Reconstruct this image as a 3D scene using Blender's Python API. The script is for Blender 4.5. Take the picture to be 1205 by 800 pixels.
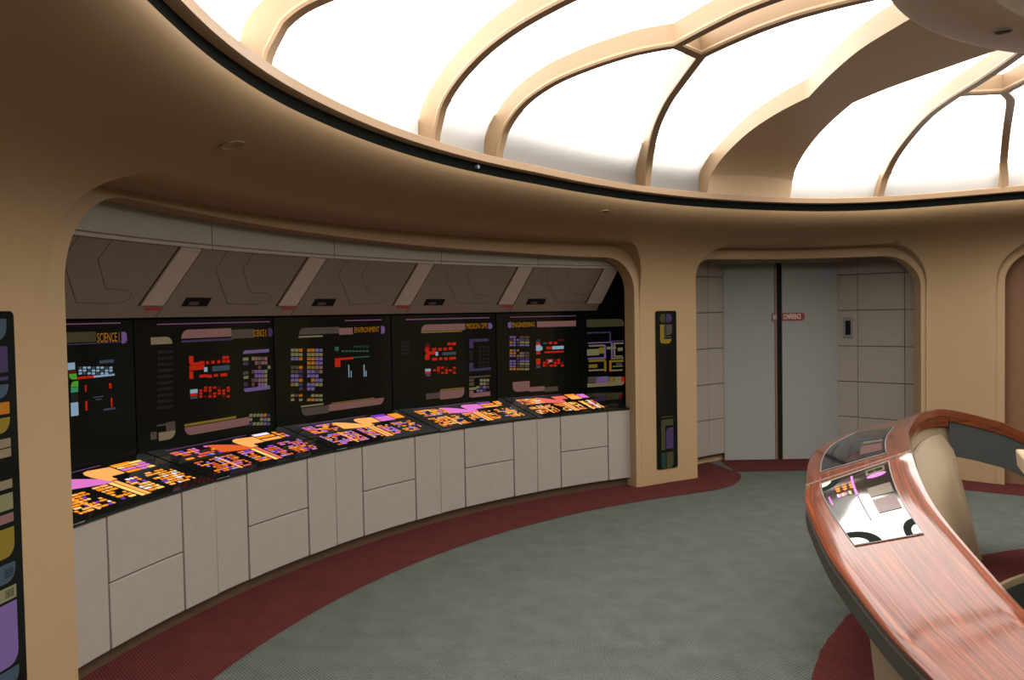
import bpy, bmesh, math, random
import numpy as np
from mathutils import Vector, Matrix
for o in list(bpy.data.objects): bpy.data.objects.remove(o)
SC = bpy.context.scene
COL = SC.collection

# ---------------------------------------------------------------- camera, world, light, exposure
FPX, PITCH, ROLL = 969.5, .0327, .0175
f_ = Vector((0, math.cos(PITCH), -math.sin(PITCH))); r0_ = Vector((1, 0, 0)); d0_ = f_.cross(r0_)
r_ = math.cos(ROLL)*r0_ + math.sin(ROLL)*d0_; d_ = -math.sin(ROLL)*r0_ + math.cos(ROLL)*d0_
cd = bpy.data.cameras.new('camera'); cam = bpy.data.objects.new('camera', cd); COL.objects.link(cam)
cd.sensor_width = 36; cd.lens = FPX*36/1205; cd.clip_start = .02
M4 = Matrix((( r_.x, -d_.x, -f_.x, -3.6272), (r_.y, -d_.y, -f_.y, -2.4586), (r_.z, -d_.z, -f_.z, 1.6), (0, 0, 0, 1)))
cam.matrix_world = M4
SC.camera = cam
w = bpy.data.worlds.new('world'); SC.world = w; w.use_nodes = True
w.node_tree.nodes['Background'].inputs[0].default_value = (.02, .018, .015, 1)
w.node_tree.nodes['Background'].inputs[1].default_value = .3
DOME = 7.0          # brightness of the backlit ceiling diffusers, the room's only strong light
SC.view_settings.view_transform = 'Standard'; SC.view_settings.look = 'None'
SC.view_settings.exposure = 0.0; SC.view_settings.gamma = 1
try: SC.view_settings.use_curve_mapping = False
except Exception: pass

# ---------------------------------------------------------------- materials
def s2l(c): return tuple(((v/255)/12.92 if v/255 <= .04045 else (((v/255)+.055)/1.055)**2.4) for v in c)
MATS = {}
def mat(name, col, rough=.6, spec=.5, metal=0, emit=None, estr=0, coat=0, grain=0, gscale=60, bump=0, coatr=.03, bdist=.004):
    if name in MATS: return MATS[name]
    m = bpy.data.materials.new(name); m.use_nodes = True; nt = m.node_tree; b = nt.nodes['Principled BSDF']
    b.inputs['Base Color'].default_value = (*col, 1); b.inputs['Roughness'].default_value = rough
    b.inputs['Specular IOR Level'].default_value = spec; b.inputs['Metallic'].default_value = metal
    if coat: b.inputs['Coat Weight'].default_value = coat; b.inputs['Coat Roughness'].default_value = coatr
    if emit: b.inputs['Emission Color'].default_value = (*emit, 1); b.inputs['Emission Strength'].default_value = estr
    if grain or bump:
        tc = nt.nodes.new('ShaderNodeTexCoord'); n = nt.nodes.new('ShaderNodeTexNoise')
        n.inputs['Scale'].default_value = gscale; n.inputs['Detail'].default_value = 5
        nt.links.new(tc.outputs['Object'], n.inputs['Vector'])
        if grain:
            mx = nt.nodes.new('ShaderNodeMixRGB'); mx.inputs[1].default_value = (*[c*(1-grain) for c in col], 1)
            mx.inputs[2].default_value = (*[min(1, c*(1+grain)) for c in col], 1)
            nt.links.new(n.outputs['Fac'], mx.inputs[0]); nt.links.new(mx.outputs[0], b.inputs['Base Color'])
        if bump:
            bp = nt.nodes.new('ShaderNodeBump'); bp.inputs['Strength'].default_value = bump; bp.inputs['Distance'].default_value = bdist
            nt.links.new(n.outputs['Fac'], bp.inputs['Height']); nt.links.new(bp.outputs[0], b.inputs['Normal'])
    MATS[name] = m; return m
BEIGE = mat('beige_plaster', (0.2666, 0.181, 0.0961), .62, .3, grain=.05, gscale=9, bump=.12, bdist=.002)
RIBM = mat('beige_rib_paint', (0.248, 0.1643, 0.093), .5, .3, grain=.04, gscale=12)
HUBM = mat('hub_plaster', (.44, .37, .285), .7, .3, grain=.06, gscale=7)
CABM = mat('cabinet_fabric', (0.2325, 0.2034, 0.1767), .85, .15, grain=.07, gscale=14, bump=.3, bdist=.0015)
TILEM = mat('alcove_panel_fabric', (0.2325, 0.2077, 0.1736), .85, .15, grain=.06, gscale=11, bump=.2, bdist=.0015)
DOORM = mat('door_grey', (0.186, 0.1891, 0.181), .55, .3, grain=.04, gscale=6)
HOODM = mat('hood_taupe', (0.168, 0.136, 0.108), .7, .2, grain=.06, gscale=40)
STRIPM = mat('hood_strip', (0.336, 0.284, 0.24), .7, .2, grain=.05, gscale=40)
BANDM = mat('upper_band', (0.288, 0.268, 0.224), .7, .2, grain=.05, gscale=10)
BLACK = mat('black_void', (.006, .006, .006), .7, .1)
GLASS = mat('smoked_glass', (.004, .005, .004), .1, .2)
COUNT = mat('black_counter_glass', (.008, .009, .008), .06, .5)
SEAM = mat('dark_seam', (.035, .028, .022), .8, .1)
GROOVE = mat('groove_black', (.003, .004, .0035), .9, .05)
BROWN = mat('brown_panel', (0.124, 0.0651, 0.0341), .7, .2, grain=.06, gscale=8)
KICK = mat('kick_brown', (0.062, 0.0384, 0.0217), .7, .2)
CREAM = mat('cream_paint', (0.2604, 0.1922, 0.1178), .5, .35, grain=.04, gscale=8)
GREYV = mat('dark_grey_vinyl', (.035, .038, .036), .6, .3, grain=.1, gscale=30)
SILVER = mat('silver_edge', (.75, .74, .72), .22, .5, metal=.9)
def translucent():
    m = bpy.data.materials.new('translucent_diffuser'); m.use_nodes = True; nt = m.node_tree; nt.nodes.remove(nt.nodes['Principled BSDF'])
    a = nt.nodes.new('ShaderNodeBsdfDiffuse'); b = nt.nodes.new('ShaderNodeBsdfTranslucent'); s = nt.nodes.new('ShaderNodeAddShader')
    a.inputs[0].default_value = (.18, .178, .172, 1); b.inputs[0].default_value = (.25, .245, .235, 1)
    nt.links.new(a.outputs[0], s.inputs[0]); nt.links.new(b.outputs[0], s.inputs[1]); nt.links.new(s.outputs[0], nt.nodes['Material Output'].inputs[0]); return m
SKIRT = translucent()
SKIRT_GLOW = mat('skirt_glow_strip', (.8, .8, .8), .5, .2, emit=(1, .96, .92), estr=6.0)  # glow of the strips added behind the diffuser skirts
DARKBR = mat('dark_brown_paint', (0.03, 0.021, 0.0135), .7, .2)
METAL = mat('grey_metal', (.16, .17, .165), .45, .5, metal=.5)
DIFF = mat('lit_diffuser', (.8, .8, .78), .7, .2, emit=(1, .955, .90), estr=DOME)
REDM = mat('sign_red', (.16, .02, .015), .5, .3)
WHITET = mat('sign_white', (.62, .58, .52), .5, .3)

def carpet(name, c1, c2, scale):
    m = bpy.data.materials.new(name); m.use_nodes = True; nt = m.node_tree; b = nt.nodes['Principled BSDF']
    b.inputs['Roughness'].default_value = .95; b.inputs['Specular IOR Level'].default_value = .1
    tc = nt.nodes.new('ShaderNodeTexCoord'); mp = nt.nodes.new('ShaderNodeMapping'); mp.inputs['Rotation'].default_value = (0, 0, .9)
    nt.links.new(tc.outputs['Object'], mp.inputs[0])
    w1 = nt.nodes.new('ShaderNodeTexWave'); w1.inputs['Scale'].default_value = scale; w1.inputs['Distortion'].default_value = .6; w1.inputs['Detail'].default_value = 1
    w2 = nt.nodes.new('ShaderNodeTexWave'); w2.bands_direction = 'Y'; w2.inputs['Scale'].default_value = scale*1.1; w2.inputs['Distortion'].default_value = .6
    n = nt.nodes.new('ShaderNodeTexNoise'); n.inputs['Scale'].default_value = 7; n.inputs['Detail'].default_value = 6
    for x in (w1, w2): nt.links.new(mp.outputs[0], x.inputs['Vector'])
    nt.links.new(tc.outputs['Object'], n.inputs['Vector'])
    mu = nt.nodes.new('ShaderNodeMath'); mu.operation = 'MULTIPLY'; nt.links.new(w1.outputs['Fac'], mu.inputs[0]); nt.links.new(w2.outputs['Fac'], mu.inputs[1])
    ad = nt.nodes.new('ShaderNodeMath'); ad.operation = 'MULTIPLY_ADD'; ad.inputs[1].default_value = .75
    sc = nt.nodes.new('ShaderNodeMath'); sc.operation = 'MULTIPLY'; sc.inputs[1].default_value = .45
    nt.links.new(n.outputs['Fac'], sc.inputs[0]); nt.links.new(mu.outputs[0], ad.inputs[0]); nt.links.new(sc.outputs[0], ad.inputs[2])
    mx = nt.nodes.new('ShaderNodeMixRGB'); mx.inputs[1].default_value = (*c1, 1); mx.inputs[2].default_value = (*c2, 1)
    nt.links.new(ad.outputs[0], mx.inputs[0]); nt.links.new(mx.outputs[0], b.inputs['Base Color'])
    bp = nt.nodes.new('ShaderNodeBump'); bp.inputs['Strength'].default_value = .7; bp.inputs['Distance'].default_value = .005
    nt.links.new(mu.outputs[0], bp.inputs['Height']); nt.links.new(bp.outputs[0], b.inputs['Normal'])
    return m
GREYC = carpet('grey_green_carpet', (.028, .032, .028), (.132, .143, .13), 20)
REDC = carpet('maroon_carpet', (.03, .0065, .006), (.115, .025, .022), 20)

def wood():
    m = bpy.data.materials.new('red_brown_wood'); m.use_nodes = True; nt = m.node_tree; b = nt.nodes['Principled BSDF']
    uv = nt.nodes.new('ShaderNodeUVMap'); mp = nt.nodes.new('ShaderNodeMapping'); mp.inputs['Scale'].default_value = (1.3, 52, 1)
    nt.links.new(uv.outputs[0], mp.inputs[0])
    n = nt.nodes.new('ShaderNodeTexNoise'); n.inputs['Scale'].default_value = 2.2; n.inputs['Detail'].default_value = 8; n.inputs['Distortion'].default_value = .4
    nt.links.new(mp.outputs[0], n.inputs['Vector'])
    cr = nt.nodes.new('ShaderNodeValToRGB'); e = cr.color_ramp.elements
    e[0].position = .3; e[0].color = (.05, .009, .003, 1); e[1].position = .72; e[1].color = (.19, .045, .010, 1)
    k = cr.color_ramp.elements.new(.5); k.color = (.105, .021, .005, 1)
    nt.links.new(n.outputs['Fac'], cr.inputs[0]); nt.links.new(cr.outputs[0], b.inputs['Base Color'])
    b.inputs['Roughness'].default_value = .5; b.inputs['Specular IOR Level'].default_value = .1; b.inputs['Coat Weight'].default_value = 1; b.inputs['Coat Roughness'].default_value = .09; b.inputs['Coat IOR'].default_value = 1.33
    bp = nt.nodes.new('ShaderNodeBump'); bp.inputs['Strength'].default_value = .12; bp.inputs['Distance'].default_value = .002
    nt.links.new(n.outputs['Fac'], bp.inputs['Height']); nt.links.new(bp.outputs[0], b.inputs['Normal']); nt.links.new(bp.outputs[0], b.inputs['Coat Normal'])
    return m
WOOD = wood()
LC = {'V': (120, 80, 118), 'L': (112, 90, 140), 'v': (66, 52, 84), 'P': (128, 92, 88), 'T': (128, 112, 88), 't': (78, 68, 60), 'o': (66, 62, 42),
      'p': (96, 68, 66), 'O': (168, 104, 30), 'Y': (128, 106, 38), 'y': (122, 118, 84), 'W': (150, 182, 208), 'w': (62, 76, 88), 'G': (84, 165, 48), 'g': (60, 150, 100),
      'C': (52, 92, 84), 'c': (34, 56, 54), 'R': (196, 38, 18), 'r': (88, 24, 16), 'k': (30, 29, 28),
      '1': (255, 146, 30), '2': (255, 172, 92), '3': (214, 116, 196), '4': (120, 62, 190), '5': (216, 92, 40), '6': (255, 208, 110), '7': (240, 225, 235), '8': (222, 104, 92), '9': (150, 140, 210),
      'A': (176, 118, 26)}
def lit(k):
    n = 'backlit_' + k
    if n in MATS: return MATS[n]
    c = s2l(LC[k]); g = 1.0 if k.isdigit() else .52
    m = bpy.data.materials.new(n); m.use_nodes = True; b = m.node_tree.nodes['Principled BSDF']
    b.inputs['Base Color'].default_value = (*[v*.2 for v in c], 1); b.inputs['Roughness'].default_value = .2; b.inputs['Specular IOR Level'].default_value = .2
    b.inputs['Emission Color'].default_value = (*c, 1); b.inputs['Emission Strength'].default_value = g
    MATS[n] = m; return m

# ---------------------------------------------------------------- helpers
def link(name, me, parent=None):
    o = bpy.data.objects.new(name, me); COL.objects.link(o)
    if parent is not None:
        o.parent = parent; o.matrix_parent_inverse = Matrix.Translation(-Vector(wloc(parent)))
    return o
def wloc(o):
    v = Vector(o.location)
    return v if o.parent is None else v + Vector(o.parent.location) * 0
def mesh(name, vs, fs, mats, parent=None, mi=None, smooth=False, fix=True, uvs=None):
    me = bpy.data.meshes.new(name); me.from_pydata([tuple(v) for v in vs], [], fs)
    for m in (mats if isinstance(mats, (list, tuple)) else [mats]): me.materials.append(m)
    if mi: me.polygons.foreach_set('material_index', mi)
    if uvs:
        ul = me.uv_layers.new(name='UVMap')
        for p in me.polygons:
            for li in p.loop_indices: ul.data[li].uv = uvs[me.loops[li].vertex_index]
    if fix:
        bm = bmesh.new(); bm.from_mesh(me); bmesh.ops.remove_doubles(bm, verts=bm.verts, dist=1e-5); bmesh.ops.recalc_face_normals(bm, faces=bm.faces); bm.to_mesh(me); bm.free()
    if smooth:
        me.shade_smooth() if hasattr(me, 'shade_smooth') else None
        try: me.set_sharp_from_angle(angle=math.radians(smooth if smooth is not True else 40))
        except Exception: pass
    me.update()
    return link(name, me, parent)
def tag(o, label=None, cat=None, group=None, kind=None):
    if label: o['label'] = label
    if cat: o['category'] = cat
    if group: o['group'] = group
    if kind: o['kind'] = kind
    return o
def empty(name, loc, label=None, cat=None, group=None, kind=None):
    o = bpy.data.objects.new(name, None); COL.objects.link(o); o.location = loc; o.empty_display_size = .1
    return tag(o, label, cat, group, kind)
class MB:
    def __init__(s): s.v = []; s.f = []; s.mi = []; s.mats = []
    def m(s, mt):
        if mt not in s.mats: s.mats.append(mt)
        return s.mats.index(mt)
    def poly(s, pts, mt):
        b = len(s.v); s.v += [tuple(p) for p in pts]; s.f.append(list(range(b, b+len(pts)))); s.mi.append(s.m(mt))
    def hexa(s, p, mt):      # 8 points: bottom 4, top 4
        b = len(s.v); s.v += [tuple(q) for q in p]
        for q in ((0,1,2,3),(4,5,6,7),(0,1,5,4),(1,2,6,5),(2,3,7,6),(3,0,4,7)): s.f.append([b+i for i in q]); s.mi.append(s.m(mt))
    def grid(s, rows, mt, close=False):
        b = len(s.v); n = len(rows[0])
        for r in rows: s.v += [tuple(p) for p in r]
        for i in range(len(rows)-1):
            for j in range(n if close else n-1):
                k = (j+1) % n
                s.f.append([b+i*n+j, b+i*n+k, b+(i+1)*n+k, b+(i+1)*n+j]); s.mi.append(s.m(mt))
    def tube(s, pts, rad, mt, n=8):
        pts = [Vector(p) for p in pts]; rows = []
        for i, p in enumerate(pts):
            t = (pts[min(i+1, len(pts)-1)]-pts[max(i-1, 0)]).normalized(); a = t.orthogonal().normalized() if abs(t.z) > .95 else t.cross(Vector((0,0,1))).normalized(); b = t.cross(a)
            rr = rad[i] if isinstance(rad, (list, tuple)) else rad
            rows.append([p+a*math.cos(q*2*math.pi/n)*rr+b*math.sin(q*2*math.pi/n)*rr for q in range(n)])
        s.grid(rows, mt, True); s.poly(rows[0], mt); s.poly(rows[-1][::-1], mt)
    def build(s, name, parent=None, smooth=False, fix=True):
        return mesh(name, s.v, s.f, s.mats, parent, s.mi, smooth, fix)
def P(r, deg, z): t = math.radians(deg); return Vector((r*math.cos(t), r*math.sin(t), z))
def arcbox(mb, r0, r1, a0, a1, z0, z1, mt, n=2):
    """a slab following the room's circle between radii r0<r1, angles a0>a1"""
    rows = []
    for i in range(n+1):
        a = a0+(a1-a0)*i/n
        rows.append([P(r0, a, z0), P(r1, a, z0), P(r1, a, z1), P(r0, a, z1)])
    mb.grid(rows, mt, True); mb.poly(rows[0], mt); mb.poly(rows[-1], mt)
def bevel(o, w, seg=2, ang=35):
    md = o.modifiers.new('b', 'BEVEL'); md.width = w; md.segments = seg; md.limit_method = 'ANGLE'; md.angle_limit = math.radians(ang); return o
def textmesh(s, h, parent, name, place, mt, width=None):
    """flat lettering; place(x, y) -> world point for x along the line (m), y up (m)"""
    cu = bpy.data.curves.new('t', 'FONT'); cu.body = s; cu.size = 1; cu.resolution_u = 2
    to = bpy.data.objects.new('t', cu); COL.objects.link(to)
    dg = bpy.context.evaluated_depsgraph_get(); dg.update()
    me = bpy.data.meshes.new_from_object(to.evaluated_get(dg)); bpy.data.objects.remove(to); bpy.data.curves.remove(cu)
    xs = [v.co.x for v in me.vertices]; ys = [v.co.y for v in me.vertices]
    x0, x1, y0, y1 = min(xs), max(xs), min(ys), max(ys); sy = h/(y1-y0); sx = (width/(x1-x0)) if width else sy
    for v in me.vertices: v.co = place((v.co.x-x0)*sx, (v.co.y-y0)*sy)
    me.materials.clear(); me.materials.append(mt)
    return link(name, me, parent)
def table(tab,sm):
    t=sorted([(a%360,v) for a,v in tab]);xs=[a for a,_ in t];ys=[v for _,v in t]
    xs=[xs[-1]-360]+xs+[xs[0]+360];ys=[ys[-1]]+ys+[ys[0]]
    g=np.arange(0,360,.25);y=np.interp(g,xs,ys);k=max(1,int(sm/.25));ker=np.ones(2*k+1)/(2*k+1)
    y2=np.convolve(np.concatenate([y[-k:],y,y[:k]]),ker,'valid')
    y2=np.convolve(np.concatenate([y2[-k:],y2,y2[:k]]),ker,'valid')
    return lambda th:float(np.interp(th%360,np.append(g,360),np.append(y2,y2[0])))
RING=table([(-180,4.574),(-178.5,4.579),(179.3,4.586),(176.8,4.585),(173.5,4.588),(170,4.588),(167.5,4.58),(162.9,4.571),(156.7,4.562),(147.2,4.545),(139.3,4.535),(131.4,4.60),(118.6,4.741),(107.9,4.83),(101.1,4.86),(97,4.81),(93.66,4.717),(88.4,4.462),(83.2,4.213),(70,3.95),(45,3.75),(20,3.7),(-20,3.8),(-60,4.1),(-100,4.4),(-140,4.55)],1.5)
WALL=table([(180,5.544),(150,5.544),(117,5.544),(109.7,5.649),(98.7,5.66),(87.72,5.274),(84.8,5.069),(81.6,4.838),(80,4.76),(76,4.62),(70,4.45),(55,4.3),(40,4.25),(20,4.25),(0,4.35),(-40,4.7),(-90,5.2),(-130,5.5),(-160,5.544)],.75)
PROF=[(0,2.437),(.004,2.425),(.02,2.40),(.055,2.37),(.11,2.34),(.2,2.31),(.33,2.285),(.48,2.255),(.62,2.22),(.74,2.17),(.84,2.10),(.91,2.01),(.96,1.9),(.99,1.76),(1,1.6)]
def soff(z):  # fraction at z
    zs=[p[1] for p in PROF][::-1];a=[p[0] for p in PROF][::-1];return float(np.interp(z,zs,a))
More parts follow.
